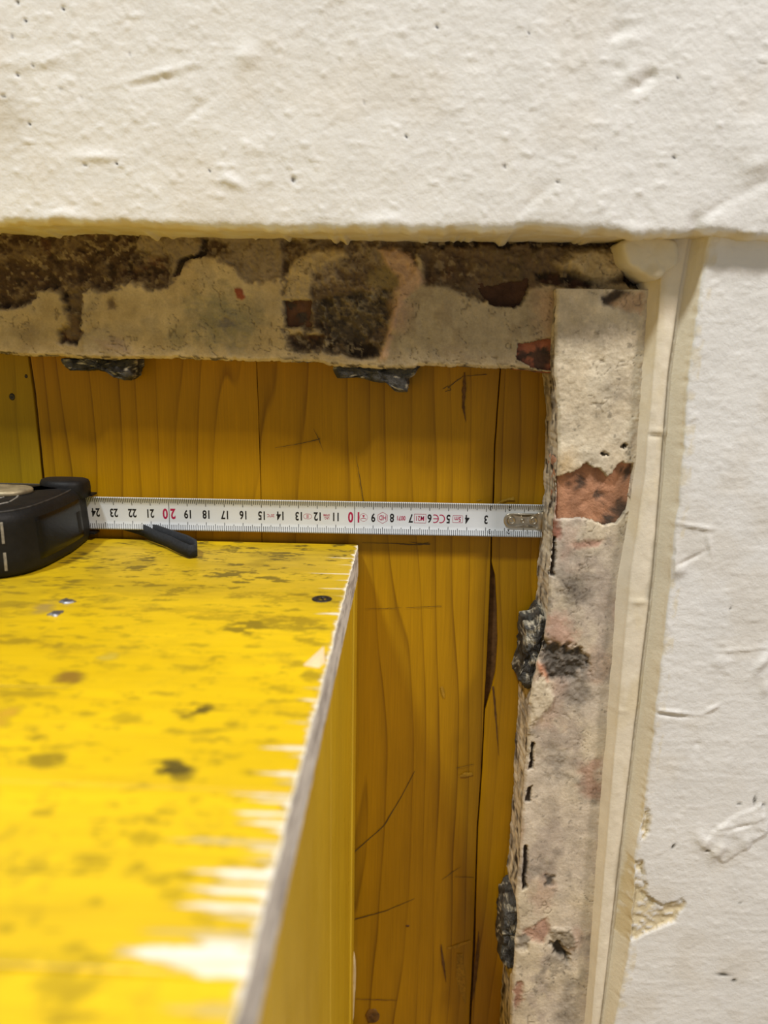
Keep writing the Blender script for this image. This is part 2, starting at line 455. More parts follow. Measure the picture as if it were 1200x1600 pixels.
for (px, py, r) in [(458, 281, 1.5), (788, 260, 1.1), (635, 214, 1.0), (872, 284, .9), (1053, 246, 1.1), (27, 116, 1.0), (40, 32, 1.1), (27, 3, 1.2), (98, 13, 1.0), (19, 56, .9), (45, 193, .9), (5, 150, .9), (95, 139, .8), (126, 152, .7), (132, 257, .9), (181, 255, .8), (52, 101, .8), (202, 83, .7), (570, 160, .8), (328, 266, .7), (363, 332, .7), (683, 43, 1.0), (826, 52, .7), (930, 232, .7), (1060, 122, .9)]:
    c = xz([(px, py)], YU)[0]; pits = np.maximum(pits, gauss(PXx, arc, c, r * .55e-3, r * .55e-3))
h = h - pits * .0012
nY = np.concatenate([-np.ones(Zf.shape), -np.cos(an)[None, :] + 0 * Xg, np.zeros(Ys.shape)], 1); nZ = np.concatenate([np.zeros(Zf.shape), -np.sin(an)[None, :] + 0 * Xg, -np.ones(Ys.shape)], 1)
fade = np.concatenate([np.ones(Zf.shape), np.ones(Ya.shape), np.broadcast_to(1 - .75 * t, Ys.shape)], 1)
PYy = PYy + nY * h * fade; PZz = PZz + nZ * h * fade
col = np.broadcast_to(PAL['white'], PXx.shape + (3,)).copy()
col = over(col, lin((226, 220, 208)), .4 * sst(.1, .5, fbm(PXx * 30, arc * 30, 4, 31)))
col = over(col, lin((205, 198, 182)), .8 * gauss(PXx, arc, xz([(0, 185)], YU)[0], .012, .010) + 0 * h)
raw = np.concatenate([np.zeros(Zf.shape), sst(-.25, .15, (an - .75)[None, :] + .9 * fbm(Xg * 110 + 0 * an[None, :], Xg * 0 + an[None, :], 4, 81, .6)), np.ones(Ys.shape)], 1) * np.clip(.8 + .5 * fbm(PXx * 120, arc * 120, 3, 41), 0, 1)
col = over(col, PAL['deepcream'], raw); col = over(col, lin((58, 46, 36)), np.clip(pits * 1.2, 0, 1))
o = gridmesh('wall_upper', np.stack([PXx, PYy, PZz], -1), M['plaster'], None, col)
tag(o, 'thick white plaster lintel with a ragged cream lower edge above the opening', 'wall', kind='structure')
WU = o

# ---- right wall: white plaster with a torn left edge
el = curve_of([(1110, 330), (1091, 460), (1074, 585), (1066, 700), (1056, 800), (1047, 900), (1027, 1080), (1004, 1260), (990, 1340), (982, 1480), (958, 1600), (945, 1680)], YW, 'z')
br = curve_of([(1085, 330), (1060, 460), (1043, 585), (1030, 750), (1018, 900), (976, 1260), (937, 1600), (925, 1680)], YBEAD, 'z')
Z = spaced(0.0, .115, .58, .58, .0010, .004); Zg = Z[:, None]
ex = el(Zg) + .0007 * fbm(Zg * 70, 0 * Zg, 5, 51, .65) + .0008 * np.clip(fbm(Zg * 260, 0 * Zg + 3, 3, 52), 0, 1); bx_ = br(Zg)
xs = np.r_[np.arange(0, .085, .0009), np.arange(.085, .30, .004)][None, :]
s = np.linspace(0, 1, 12)[None, :]; Rr = .0022
Xs = bx_ + (el(Zg) - bx_) * s + (ex - el(Zg)) * s ** 5 + .0003 * fbm(s * 5 + 0 * Zg, Zg * 60, 3, 53); Ys = (YBEAD + .006) + (YW + Rr - YBEAD - .006) * s + 0 * Zg
an = np.linspace(0, math.pi / 2, 6)[None, 1:]; Xa = ex + Rr - Rr * np.cos(an); Ya = YW + Rr - Rr * np.sin(an) + 0 * Zg
Xf = ex + Rr + xs[:, 1:]; Yf = np.full(Xf.shape, YW)
PXx = np.concatenate([Xs, Xa, Xf], 1); PYy = np.concatenate([Ys, Ya, Yf], 1); PZz = np.broadcast_to(Zg, PXx.shape).copy()
nf = Xs.shape[1] + Xa.shape[1]; isf = np.arange(PXx.shape[1])[None, :] >= nf - 2
h = plaster_relief(PXx, PZz, 91, .55) + .00006 * fbm(PXx * 60, PZz * 700, 3, 97)
h = h + .00012 * np.clip(1 - np.abs(fbm(PXx * 30, PZz * 110, 3, 95)) * 4, 0, 1)
lay = np.zeros(h.shape); scar = np.zeros(h.shape)
tear = pmask(PXx, PZz, xz([(985, 1345), (1004, 1345), (1012, 1400), (1035, 1415), (1065, 1405), (1072, 1412), (1055, 1440), (1010, 1458), (978, 1475), (960, 1470)], YW), .0012, .0003, 300, 3)
tear = np.maximum(tear, pmask(PXx, PZz, xz([(1005, 1255), (1014, 1265), (1014, 1300), (1002, 1312)], YW), .0010, .0003, 300, 4))
flake = pmask(PXx, PZz, xz([(1190, 1255), (1200, 1300), (1150, 1335), (1130, 1348), (1095, 1320), (1110, 1300), (1140, 1280)], YW), .002, .0003, 250, 8)
h = h - tear * .0014 + tear * .0012 * fbm(PXx * 350, PZz * 350, 4, 38) + flake * .0008 * (1 + fbm(PXx * 160, PZz * 160, 4, 14))
for (px, py, ru, rv, hh, a_) in [(1085, 822, 12, 1.2, .9, -.15), (1108, 850, 1.2, 9, .8, .3), (1075, 875, 12, 1.2, -.9, .5), (1050, 870, 4, 9, 1.2, 0), (1060, 890, 5, 5, 1.4, 0), (1028, 670, 6, 1, -.8, 0), (1050, 1112, 12, 1.3, 1.0, -.1), (1048, 1117, 12, 1.0, -1.0, -.1), (1110, 1108, 6, 1.2, .9, .6), (1160, 1015, 22, 1.0, .6, .1), (1125, 1035, 6, 5, .7, 0),
                                 (1095, 1310, 5, 10, 1.3, .4), (1120, 1330, 4, 8, 1.5, -.4), (1190, 1035, 3, 8, 1.4, -.5), (1195, 1075, 3, 5, 1, 0), (1090, 1163, 2.5, 2.5, -.6, 0), (1160, 1290, 9, 1, -1.0, .3)]:
    c = xz([(px, py)], YW)[0]; h = h + hh * 1e-3 * gauss(PXx, PZz, c, ru * .7e-3, rv * .7e-3, a_)
nick = np.zeros(h.shape)
for (px, py, ru, rv, a_) in [(1179, 1250, .6, 2.2, 0), (1192, 1258, 1.2, .5, 0), (1155, 1255, 1.2, .4, 0), (1130, 1523, 3.2, .8, -.1), (1147, 1532, 1.2, .9, 0), (1052, 1322, .6, 1.6, -.5), (1105, 1328, 1, .7, 0), (1142, 950, .5, .5, 0), (1156, 1411, .5, .5, 0)]:
    c = xz([(px, py)], YW)[0]; nick = np.maximum(nick, gauss(PXx, PZz, c, ru * 1e-3, rv * 1e-3, a_))
h = h - .0008 * nick
PYy = PYy - h * isf; PXx = PXx - .25 * h * (~isf)
col = np.broadcast_to(PAL['white'], PXx.shape + (3,)).copy()
col = over(col, lin((222, 216, 204)), .5 * sst(.1, .5, fbm(PXx * 30, PZz * 30, 4, 33)))
side = np.broadcast_to((np.arange(PXx.shape[1]) < nf - 3)[None, :], h.shape) * 1.0
rag = sst(-.1, .5, fbm(PXx * 300, PZz * 200, 4, 37)) * np.broadcast_to((np.arange(PXx.shape[1]) < nf + 3)[None, :], h.shape)
col = over(col, PAL['cream'], np.maximum(side, rag * .8)); col = over(col, PAL['deepcream'], tear * .9 * sst(.35, .1, fbm(PXx * 350, PZz * 350, 4, 38)))
col = over(col, lin((60, 56, 40)), np.clip(nick * 1.3, 0, 1))
o = gridmesh('wall_right', np.stack([PXx, PYy, PZz], -1), M['plaster'], None, col)
tag(o, 'white plastered wall face on the right with a torn edge and cream scars', 'wall', kind='structure')
WR = o

# ---- painted bead between the brick jamb and the right wall
b0 = curve_of([(1015, 330), (1007, 460), (999, 585), (990, 720), (980, 790), (962, 900), (935, 1260), (912, 1600), (905, 1680)], YM, 'z')
b1 = curve_of([(1040, 330), (1032, 460), (1021, 585), (1008, 740), (985, 900), (953, 1260), (924, 1600), (915, 1680)], YBEAD, 'z')
Z = np.arange(0, .5785, .0012); Zg = Z[:, None]
x0 = b0(Zg) + .0003 * fbm(Zg * 50, Zg * 0, 4, 61); x1 = b1(Zg) + .0003 * fbm(Zg * 60, Zg * 0 + 2, 4, 62); x2 = br(Zg) + .0002 * fbm(Zg * 60, Zg * 0 + 4, 4, 63)
prof = [(x0 - .0006, -.001), (x0 - .0003, YM + .002)]
for t in np.linspace(0, 1, 8): prof.append((x0 + (x1 - x0) * t * .9, YM + (YBEAD + .0012 - YM) * t))
for t in np.linspace(.15, 1, 3): prof.append((x1 - (x1 - x0) * .1 * (1 - t), YBEAD + .0012 * (1 - t) ** 2))
for t in np.linspace(.08, 1, 10): prof.append((x1 + (x2 - x1) * t, YBEAD - .0004 * math.sin(t * 3.1)))
prof += [(x2 + .0002, YBEAD + .0012), (x2 + .0006, YBEAD + .0008), (x2 + .004, YBEAD + .003), (x2 + .004, -.001)]
PXx = np.concatenate([np.broadcast_to(a, Zg.shape) for a, b in prof], 1); PYy = np.concatenate([np.full(Zg.shape, b) for a, b in prof], 1); PZz = np.broadcast_to(Zg, PXx.shape)
h = .0003 * fbm(PXx * 200, PZz * 120, 4, 64) + .0004 * np.clip(fbm(PXx * 500, PZz * 350, 3, 65) - .25, 0, 1)
for (px, py, hh) in [(1028, 675, .7), (1000, 940, .8), (965, 1110, .5), (1024, 680, -.8)]:
    c = xz([(px, py)], YBEAD)[0]; h = h + hh * 1e-3 * gauss(PXx, PZz, c, .004, .0012)
col = np.broadcast_to(lin((234, 224, 202)), PXx.shape + (3,)).copy(); col = over(col, PAL['deepcream'], .5 * sst(0, .5, fbm(PXx * 90, PZz * 40, 4, 66)))
o = gridmesh('trim_1', np.stack([PXx, PYy - h, PZz], -1), M['cream'], None, col)
tag(o, 'cream painted vertical bead between brick jamb and white right wall', 'trim', kind='structure')
TR = o
# sagging plaster tongue under the lintel where the bead ends
dome('plaster_tongue', xz([(971, 368), (1064, 368), (1062, 410), (1056, 417), (1044, 424), (1034, 437), (1018, 438), (1004, 428), (992, 419), (980, 413), (974, 396)], -.039), -.004, -.0395, M['cream'], TR,
     lambda U, V: over(np.broadcast_to(lin((226, 216, 190)), U.shape + (3,)).copy(), PAL['deepcream'], .5 * sst(0, .5, fbm(U * 90, V * 90, 3, 5))), 72, .22, .0005, 6, 2)

# ================================================================== old masonry around the opening
WB = empty('wall_back', (0, 0, .5)); tag(WB, 'broken brick and mortar frame with peeling beige render around the opening', 'wall', kind='structure')
mp = lambda pts, Y=YL: xz(pts, Y)
bot = curve_of([(-300, 548), (0, 553), (40, 557), (95, 558), (130, 562), (200, 562), (230, 560), (330, 564), (420, 566), (500, 567), (520, 573), (600, 577), (645, 577), (655, 573), (720, 574), (800, 577), (862, 581)], YL, 'x')
X = spaced(-.34, -.212, .112, .114, .0006, .003); Xg = X[:, None]; xj = mp([(866, 500)], YM)[0, 0]; zj = mp([(866, 451)], YM)[0, 1]
zb = bot(Xg) + .0004 * fbm(Xg * 150, Xg * 0, 4, 71) + .0007 * np.clip(fbm(Xg * 500, Xg * 0, 2, 72), 0, 1)
nv = 118; t = np.linspace(0, 1, nv)[None, :]; Zf = zb + (.5800 - zb) * t; U = np.broadcast_to(Xg, Zf.shape); V = Zf
n1 = fbm(U * 120, V * 120, 5, 100, .6); n2 = fbm(U * 45, V * 45, 4, 110); n3 = fbm(U * 380, V * 380, 4, 120, .65)
H = .0003 * n1 + .0001 * n3; C = np.broadcast_to(PAL['tan2'], U.shape + (3,)).copy()
C = over(C, PAL['tan'], sst(-.2, .4, n2)); C = over(C, PAL['greytan'], .7 * sst(.05, .5, fbm(U * 70, V * 70, 4, 130)))


RY = YL


def region(poly, rgb, dep=0.0, ro=0.0, warp=.0022, soft=.0008, f=220, seed=1, a=1.0, rgb2=None, n=None):
    """paint a weathered patch and sink or raise it"""
    global H, C
    m = pmask(U, V, mp(poly, RY), warp * 1.5, soft * 1.9 if soft > .0005 else soft, f, seed) * a
    c2 = np.array(rgb) + np.zeros(U.shape + (3,))
    if rgb2 is not None: c2 = over(c2, rgb2, sst(-.05, .35, n1 if n is None else n))
    C = C * (1 - m[..., None]) + c2 * m[..., None]; H = H * (1 - m) + (H * .4 + dep + ro * n1 + ro * .6 * n3) * m
    return m


rub = n1 * .6 + n3 * .6
region([(185, 360), (450, 360), (450, 432), (420, 440), (385, 440), (365, 418), (330, 400), (300, 402), (278, 425), (258, 450), (185, 440)], PAL['grey'], -.0020, .0016, rgb2=PAL['brown'], seed=2)
region([(0, 360), (-400, 360), (-400, 470), (0, 480), (15, 478), (40, 476), (60, 455), (85, 450), (100, 462), (122, 452), (160, 454), (188, 442), (215, 432), (200, 400), (215, 360)], PAL['dkbrown'], -.0035, .0024, rgb2=PAL['brown'], n=rub, seed=3)
region([(205, 395), (262, 400), (262, 448), (240, 452), (215, 440)], PAL['dkbrown'], -.003, .002, rgb2=PAL['brown'], n=rub, seed=4)
region([(88, 452), (128, 452), (127, 522), (118, 540), (98, 538), (92, 520), (104, 500), (96, 470)], PAL['dk'], -.0035, .0018, rgb2=PAL['brown'], seed=5)
region([(30, 510), (60, 505), (62, 535), (35, 538)], PAL['grey'], -.0005, .0006, soft=.003, seed=6, a=.6)
region([(300, 470), (340, 455), (385, 470), (405, 505), (380, 540), (330, 535), (300, 510)], PAL['green'], -.0004, .0012, warp=.006, soft=.005, seed=7, a=.85)
region([(345, 495), (360, 492), (372, 508), (355, 512)], PAL['jgrey'], -.0012, .0008, seed=8)
region([(265, 515), (285, 515), (288, 540), (268, 540)], PAL['green'], 0, .0004, soft=.003, seed=9, a=.8)
region([(168, 470), (180, 470), (182, 482), (168, 482)], PAL['brown'], -.0008, .0004, seed=10)
region([(130, 525), (160, 515), (195, 535), (206, 560), (130, 560)], PAL['greytan'], .0006, .0003, seed=11, a=.9)
region([(150, 530), (190, 530), (205, 556), (160, 548)], lin((160, 136, 120)), .0008, .0003, soft=.002, seed=12, a=.6)
region([(366, 452), (380, 452), (384, 464), (370, 466)], PAL['red'], .0003, .0003, .001, .0005, seed=13)
# dark open joints left of the arch
region([(268, 432), (278, 404), (306, 394), (318, 372), (326, 372), (316, 400), (288, 408), (278, 434)], PAL['dk'], -.0035, .001, .0012, .0004, seed=14)
region([(318, 376), (352, 376), (350, 395), (325, 396)], PAL['dkbrown'], -.003, .001, seed=15)
# right hand plaster field and the dark band above it
region([(600, 575), (625, 470), (660, 446), (700, 440), (742, 472), (780, 474), (800, 482), (832, 450), (868, 448), (868, 590), (600, 590)], PAL['greytan'], .0002, .0004, rgb2=lin((166, 150, 122)), seed=16)
region([(655, 360), (1020, 360), (1020, 445), (870, 440), (830, 445), (795, 470), (750, 470), (700, 442), (660, 442)], PAL['brown'], -.0030, .0022, rgb2=lin((112, 96, 70)), n=rub, seed=17)
region([(640, 362), (1020, 362), (1020, 385), (860, 384), (700, 384), (640, 380)], PAL['dk'], -.005, .0015, rgb2=PAL['brown'], seed=18)
region([(665, 400), (720, 395), (745, 430), (720, 445), (670, 435)], PAL['dkbrown'], -.0035, .001, soft=.002, seed=19, a=.7)
region([(748, 452), (790, 440), (828, 436), (822, 462), (806, 482), (768, 476)], PAL['dk'], -.0060, .0006, .0010, .0004, seed=20)
region([(842, 430), (880, 425), (932, 436), (928, 446), (868, 448), (845, 444)], PAL['dk'], -.0045, .0015, .002, seed=21)
region([(975, 415), (1015, 430), (1015, 450), (980, 446)], PAL['dk'], -.006, .001, seed=22)
# rubble pocket with its arch of render
region([(440, 372), (660, 372), (640, 430), (622, 452), (608, 520), (592, 556), (545, 556), (500, 546), (450, 540), (440, 440)], PAL['brown'], -.0040, .0030, rgb2=PAL['grey'], n=rub, seed=23)
region([(490, 470), (560, 455), (610, 450), (606, 500), (560, 540), (500, 530)], lin((100, 88, 70)), -.0050, .0032, rgb2=lin((146, 136, 116)), n=rub - .1, seed=24)
region([(444, 474), (446, 430), (462, 402), (490, 389), (535, 387), (542, 400), (515, 408), (494, 424), (484, 446), (486, 472)], PAL['tan2'], .0010, .0005, .0012, seed=25)
region([(444, 470), (484, 468), (482, 498), (464, 508), (446, 512)], PAL['dk'], -.0070, .0005, .0008, .0004, seed=26)
region([(446, 508), (466, 508), (478, 516), (520, 520), (518, 528), (448, 524)], PAL['tan2'], -.0005, .0006, seed=27)
region([(452, 522), (500, 522), (528, 528), (524, 548), (470, 545), (450, 535)], lin((88, 72, 56)), -.0030, .002, rgb2=PAL['greytan'], n=rub - .25, seed=28)
region([(535, 536), (585, 536), (594, 556), (560, 560), (540, 554)], PAL['dk'], -.0040, .0008, .0012, seed=29)
region([(590, 388), (612, 384), (640, 396), (662, 440), (628, 470), (612, 520), (604, 560), (592, 562), (606, 512), (618, 470), (622, 432), (600, 412)], PAL['pinktan'], .0008, .0005, .0014, seed=30)
region([(612, 470), (640, 480), (636, 510), (614, 520)], PAL['pink'], .0008, .0003, soft=.003, seed=31, a=.5)
region([(575, 420), (604, 416), (622, 434), (622, 449), (590, 450), (572, 442)], lin((140, 124, 88)), -.0015, .0004, .0008, seed=32)
region([(810, 535), (866, 528), (868, 582), (830, 574), (808, 562)], PAL['dk'], -.0050, .0008, .001, .0004, seed=33)
region([(835, 455), (868, 455), (868, 530), (845, 530)], PAL['pinktan'], .0003, .0003, soft=.003, seed=34, a=.7)
region([(868, 412), (898, 396), (945, 389), (974, 398), (976, 426), (944, 444), (905, 432)], PAL['tan2'], .0020, .0014, .0014, .0012, rgb2=PAL['tan'], seed=35)
dark = sst(.16, .05, C.mean(-1)); flk = fbm(U * 420, V * 420, 3, 160, .6); big = fbm(U * 150, V * 170, 4, 165, .65)
C = over(C, lin((168, 150, 118)), dark * .7 * sst(.22, .40, flk + .35 * big)); C = over(C, lin((52, 41, 32)), dark * .7 * sst(.10, .38, -big)); C = over(C, lin((104, 70, 50)), dark * .5 * sst(.25, .5, fbm(U * 90, V * 90, 3, 167)))
H = H + dark * (.0009 * big + .0005 * flk)
crk = np.abs(fbm(U * 55, V * 55, 4, 168, .6)); C = over(C, lin((92, 78, 58)), (1 - dark) * .55 * sst(.020, .004, crk)); H = H - (1 - dark) * .0004 * sst(.02, .004, crk)
lip = sst(.0035, .0010, V - zb + 0 * U) * (Xg < xj); C = over(C, lin((214, 194, 148)), lip * .55); C = over(C, PAL['dk'], lip * sst(.15, .35, fbm(U * 220, V * 900, 3, 140)) * .8)
H = H - .0012 * sst(.0016, 0, V - zb + 0 * U)
edgeY = np.linspace(-.0008, YL + .001, 8)[None, :]
Us = np.broadcast_to(Xg, (len(X), 8)); Zs = zb + .0006 + .0004 * fbm(Us * 300, edgeY * 300 + 0 * Us, 3, 150); Cs = over(np.broadcast_to(PAL['tan'], Us.shape + (3,)).copy(), PAL['dk'], sst(.0, .3, fbm(Us * 250, edgeY * 300 + 0 * Us, 3, 151)))
P = np.stack([np.concatenate([Us, U], 1), np.concatenate([np.broadcast_to(edgeY, Us.shape), YL - H], 1), np.concatenate([Zs, Zf], 1)], -1)
gridmesh('masonry_lintel', P, M['masonry'], WB, np.concatenate([Cs, C], 1), flip=True)

# ---- right jamb
RY = YM
jl = curve_of([(869, 440), (868, 450), (866, 520), (865, 580), (871, 640), (871, 700), (868, 780), (863, 840), (857, 900), (855, 960), (850, 1000), (832, 1060), (826, 1090), (824, 1150), (816, 1260), (812, 1330), (806, 1400), (808, 1440), (801, 1520), (796, 1600), (790, 1680)], YM, 'z')
Z = spaced(0, .118, zj, zj, .0006, .003); Zg = Z[:, None]; xl = jl(Zg) + .0004 * fbm(Zg * 150, Zg * 0, 4, 171) + .00025 * fbm(Zg * 500, Zg * 0, 3, 172)
xr = b0(Zg) + .004; t = np.linspace(0, 1, 84)[None, :]; U = xl + (xr - xl) * t; V = np.broadcast_to(Zg, U.shape)
n1 = fbm(U * 110, V * 110, 5, 200, .6); n2 = fbm(U * 40, V * 40, 4, 210); n3 = fbm(U * 380, V * 380, 4, 220, .65); rub = n1 * .6 + n3 * .6
H = .0003 * n1 + .0001 * n3 + .0008 * n2; C = np.broadcast_to(PAL['jamb'], U.shape + (3,)).copy()
C = over(C, PAL['beige'], sst(-.3, .4, n2)); C = over(C, lin((182, 168, 154)), .75 * sst(.0, .45, fbm(U * 60, V * 45, 5, 230, .6))); C = over(C, PAL['pink'], .45 * sst(.15, .5, fbm(U * 50 + 9, V * 30, 4, 240)))
C = over(C, PAL['jgrey'], .6 * sst(.22, .6, fbm(U * 70 + 3, V * 55, 5, 250, .6)))
region([(860, 440), (1010, 440), (1000, 600), (985, 725), (965, 725), (950, 748), (935, 732), (915, 722), (895, 736), (860, 748)], PAL['beige'], .0006, .0004, rgb2=lin((222, 210, 186)), n=n2, seed=41)
region([(866, 520), (900, 522), (960, 505), (1000, 490), (1000, 500), (960, 520), (900, 535), (868, 530)], PAL['jgrey'], .0002, .0004, .004, .003, seed=42, a=.55)
region([(940, 462), (965, 453), (985, 455), (970, 468), (955, 480), (942, 476)], lin((88, 76, 66)), -.0025, .0008, .0012, seed=43)
region([(955, 474), (975, 462), (1005, 455), (1003, 490), (960, 482)], PAL['pinktan'], 0, .0004, .002, seed=44, a=.8)
region([(950, 610), (985, 600), (985, 622), (955, 625)], PAL['jgrey'], 0, .0004, .004, .004, seed=45, a=.6)
region([(940, 706), (945, 703), (949, 707), (946, 713), (941, 711)], PAL['dk'], -.002, .0002, .0016, .0005, seed=46)
region([(970, 695), (975, 690), (980, 693), (976, 700), (973, 698), (970, 704), (968, 700)], PAL['dk'], -.002, .0002, .0016, .0005, seed=47)
region([(868, 720), (890, 705), (900, 735), (872, 745)], lin((196, 160, 96)), .0006, .0003, soft=.003, seed=48, a=.6)
region([(868, 746), (895, 735), (915, 722), (935, 731), (950, 747), (966, 725), (985, 724), (982, 792), (962, 816), (940, 820), (905, 806), (870, 812)], PAL['dk'], -.0055, .0006, .0010, .0003, seed=49)
region([(855, 808), (872, 812), (872, 842), (858, 838)], PAL['red'], -.001, .0008, .002, seed=50, a=.8)
region([(862, 760), (880, 752), (884, 800), (862, 806)], PAL['pink'], -.001, .0006, .002, seed=51, a=.7)
region([(892, 850), (915, 842), (940, 844), (935, 854), (900, 858)], PAL['pink'], -.0004, .0004, .0014, seed=52)
region([(868, 895), (900, 888), (925, 905), (920, 935), (875, 938)], PAL['jgrey'], -.0002, .0008, .005, .004, seed=53, a=.85)
region([(852, 962), (880, 958), (905, 990), (890, 1008), (856, 1004)], PAL['pink'], .0004, .0006, .003, .002, seed=54, a=.8)
region([(845, 1005), (880, 1003), (915, 1025), (918, 1048), (880, 1062), (846, 1058)], lin((92, 86, 78)), -.0022, .0022, .003, .0012, rgb2=PAL['jgrey'], n=rub, seed=55)
region([(880, 1060), (915, 1050), (925, 1090), (905, 1110), (880, 1090)], PAL['jgrey'], -.0006, .001, .004, .003, seed=56, a=.7)
region([(838, 1035), (850, 1038), (856, 1062), (846, 1058)], PAL['salmon'], .0004, .0003, .001, seed=57)
region([(824, 1075), (848, 1052), (866, 1090), (850, 1110), (826, 1140)], PAL['beige'], .0014, .0006, seed=58)
region([(905, 1190), (938, 1185), (938, 1245), (912, 1240)], PAL['pink'], -.0004, .0005, .003, .002, seed=59, a=.8)
region([(855, 1170), (885, 1175), (882, 1215), (858, 1210)], PAL['jgrey'], -.0006, .001, .004, .004, seed=60, a=.7)
region([(822, 1350), (850, 1345), (852, 1370), (826, 1372)], PAL['jgrey'], -.0004, .0008, .003, .003, seed=61, a=.6)
region([(852, 1368), (865, 1365), (866, 1380), (850, 1382)], lin((96, 90, 82)), -.001, .001, .002, seed=62)
region([(815, 1452), (835, 1446), (856, 1432), (860, 1452), (848, 1472), (825, 1462)], PAL['pink'], -.0008, .0004, .0014, seed=63)
region([(860, 1450), (890, 1450), (902, 1475), (880, 1478), (862, 1465)], lin((150, 138, 118)), .0014, .0014, .002, seed=64)
region([(860, 1470), (872, 1468), (888, 1490), (886, 1502), (864, 1488)], lin((72, 66, 58)), -.0030, .001, .0014, seed=65)
region([(806, 1460), (830, 1462), (826, 1480), (806, 1478)], PAL['jgrey'], -.0006, .0014, .002, seed=66, a=.7)
region([(880, 1530), (905, 1520), (895, 1600), (870, 1600)], PAL['jgrey'], .0002, .0008, .004, .003, seed=67, a=.6)
region([(800, 1540), (812, 1530), (818, 1560), (804, 1575)], PAL['red'], -.001, .0006, .002, seed=68, a=.7)
region([(818, 1320), (824, 1318), (822, 1385), (815, 1390)], PAL['dk'], -.0022, .0006, .0008, .0003, seed=69)
region([(829, 1158), (834, 1158), (832, 1200), (827, 1200)], PAL['dk'], -.002, .0006, .0008, .0003, seed=70)
region([(864, 838), (868, 840), (866, 900), (858, 898)], PAL['dk'], -.0025, .0008, .0010, .0003, seed=71)
region([(824, 1230), (830, 1226), (829, 1252), (822, 1252)], PAL['dk'], -.0015, .0005, .0008, .0003, seed=72)
crk = np.abs(fbm(U * 45, V * 45, 4, 268, .62)); C = over(C, lin((120, 108, 92)), .5 * sst(.016, .003, crk) * sst(-.1, .2, n2)); H = H - .0004 * sst(.016, .003, crk) * sst(-.1, .2, n2)
pk = .6 * sst(.50, .62, fbm(U * 330, V * 330, 3, 269, .6)); C = over(C, lin((70, 62, 54)), .75 * pk)
H = H - .0010 * sst(.0014, 0, U - xl); ns = 10
ey = np.linspace(-.0006, YM + .001, ns)[None, :]; Vs = np.broadcast_to(Zg, (len(Z), ns)); Xs = xl + .0003 - .0016 * np.linspace(1, 0, ns)[None, :] + .0009 * fbm(Vs * 120, ey * 250 + 0 * Vs, 4, 260, .6)
Cs = over(np.broadcast_to(PAL['beige'], Vs.shape + (3,)).copy(), PAL['jgrey'], .8 * sst(-.1, .3, fbm(Vs * 200, ey * 400 + 0 * Vs, 4, 261))); Cs = over(Cs, PAL['dk'], sst(.32, .45, fbm(Vs * 120, ey * 500 + 0 * Vs, 3, 262)))
P = np.stack([np.concatenate([Xs, U], 1), np.concatenate([np.broadcast_to(ey, Vs.shape), YM - .0012 - H], 1), np.concatenate([Vs, V], 1)], -1)
# top ledge of the jamb render
top = P[-1:].copy(); top[..., 1] = -.002; P = np.concatenate([P, top], 0); Ca = np.concatenate([Cs, C], 1); Ca = np.concatenate([Ca, Ca[-1:]], 0)
gridmesh('masonry_jamb', P, M['masonry'], WB, Ca)


# ---- bricks laid bare where the render has fallen off
def brick_col(base, spots, seed):
    def f(U, V):
        c = np.broadcast_to(lin(base), U.shape + (3,)).copy(); c = over(c, lin(base) * .62, .7 * sst(-.1, .4, fbm(U * 130, V * 130, 4, seed)))
        for (px, py, r) in spots:
            p = xz([(px, py)], -.0258 if px > 868 else -.018)[0]; d = np.hypot(U - p[0], V - p[1]) + r * .9e-3 * fbm(U * 400, V * 400, 3, seed + 4)
            c = over(c, lin((70, 64, 58)), .85 * sst(r * 1.1e-3, r * .5e-3, d))
        return c
    return f


for i, (pts, Yp, yf, base, spots) in enumerate([
        ([(869, 716), (992, 712), (990, 828), (868, 822)], YM, -.0258, (188, 138, 106), [(905, 753), (932, 774), (968, 800), (950, 815), (978, 740), (890, 752)]),
        ([(804, 526), (872, 526), (872, 584), (804, 578)], YL, -.0180, (176, 112, 86), [(814, 556), (852, 545), (845, 562)]),
        ([(744, 430), (832, 430), (830, 486), (744, 486)], YL, -.0165, (84, 60, 46), []),
        ([(440, 464), (488, 462), (488, 512), (440, 516)], YL, -.0158, (104, 74, 56), [(470, 500), (455, 480)])]):
    sp = [(a, b, r) for (a, b), r in zip(spots, (3.4, 2.4, 7.0, 5.0, 4.0, 2.4))]
    dome('brick', xz(pts, Yp), -.003, yf, M['brick'], WB, brick_col(base, sp, 300 + i), 56, .3, .0011, 310 + i, 0)


# ---- dark lumps of old mortar squeezed out at the edge of the opening
def lump_col(U, V):
    c = np.broadcast_to(lin((78, 76, 70)), U.shape + (3,)).copy(); c = over(c, lin((40, 37, 32)), sst(-.1, .3, fbm(U * 260, V * 260, 4, 330)))
    return over(c, lin((205, 196, 172)), .9 * sst(.22, .4, fbm(U * 300 + 5, V * 420, 4, 340, .65)))


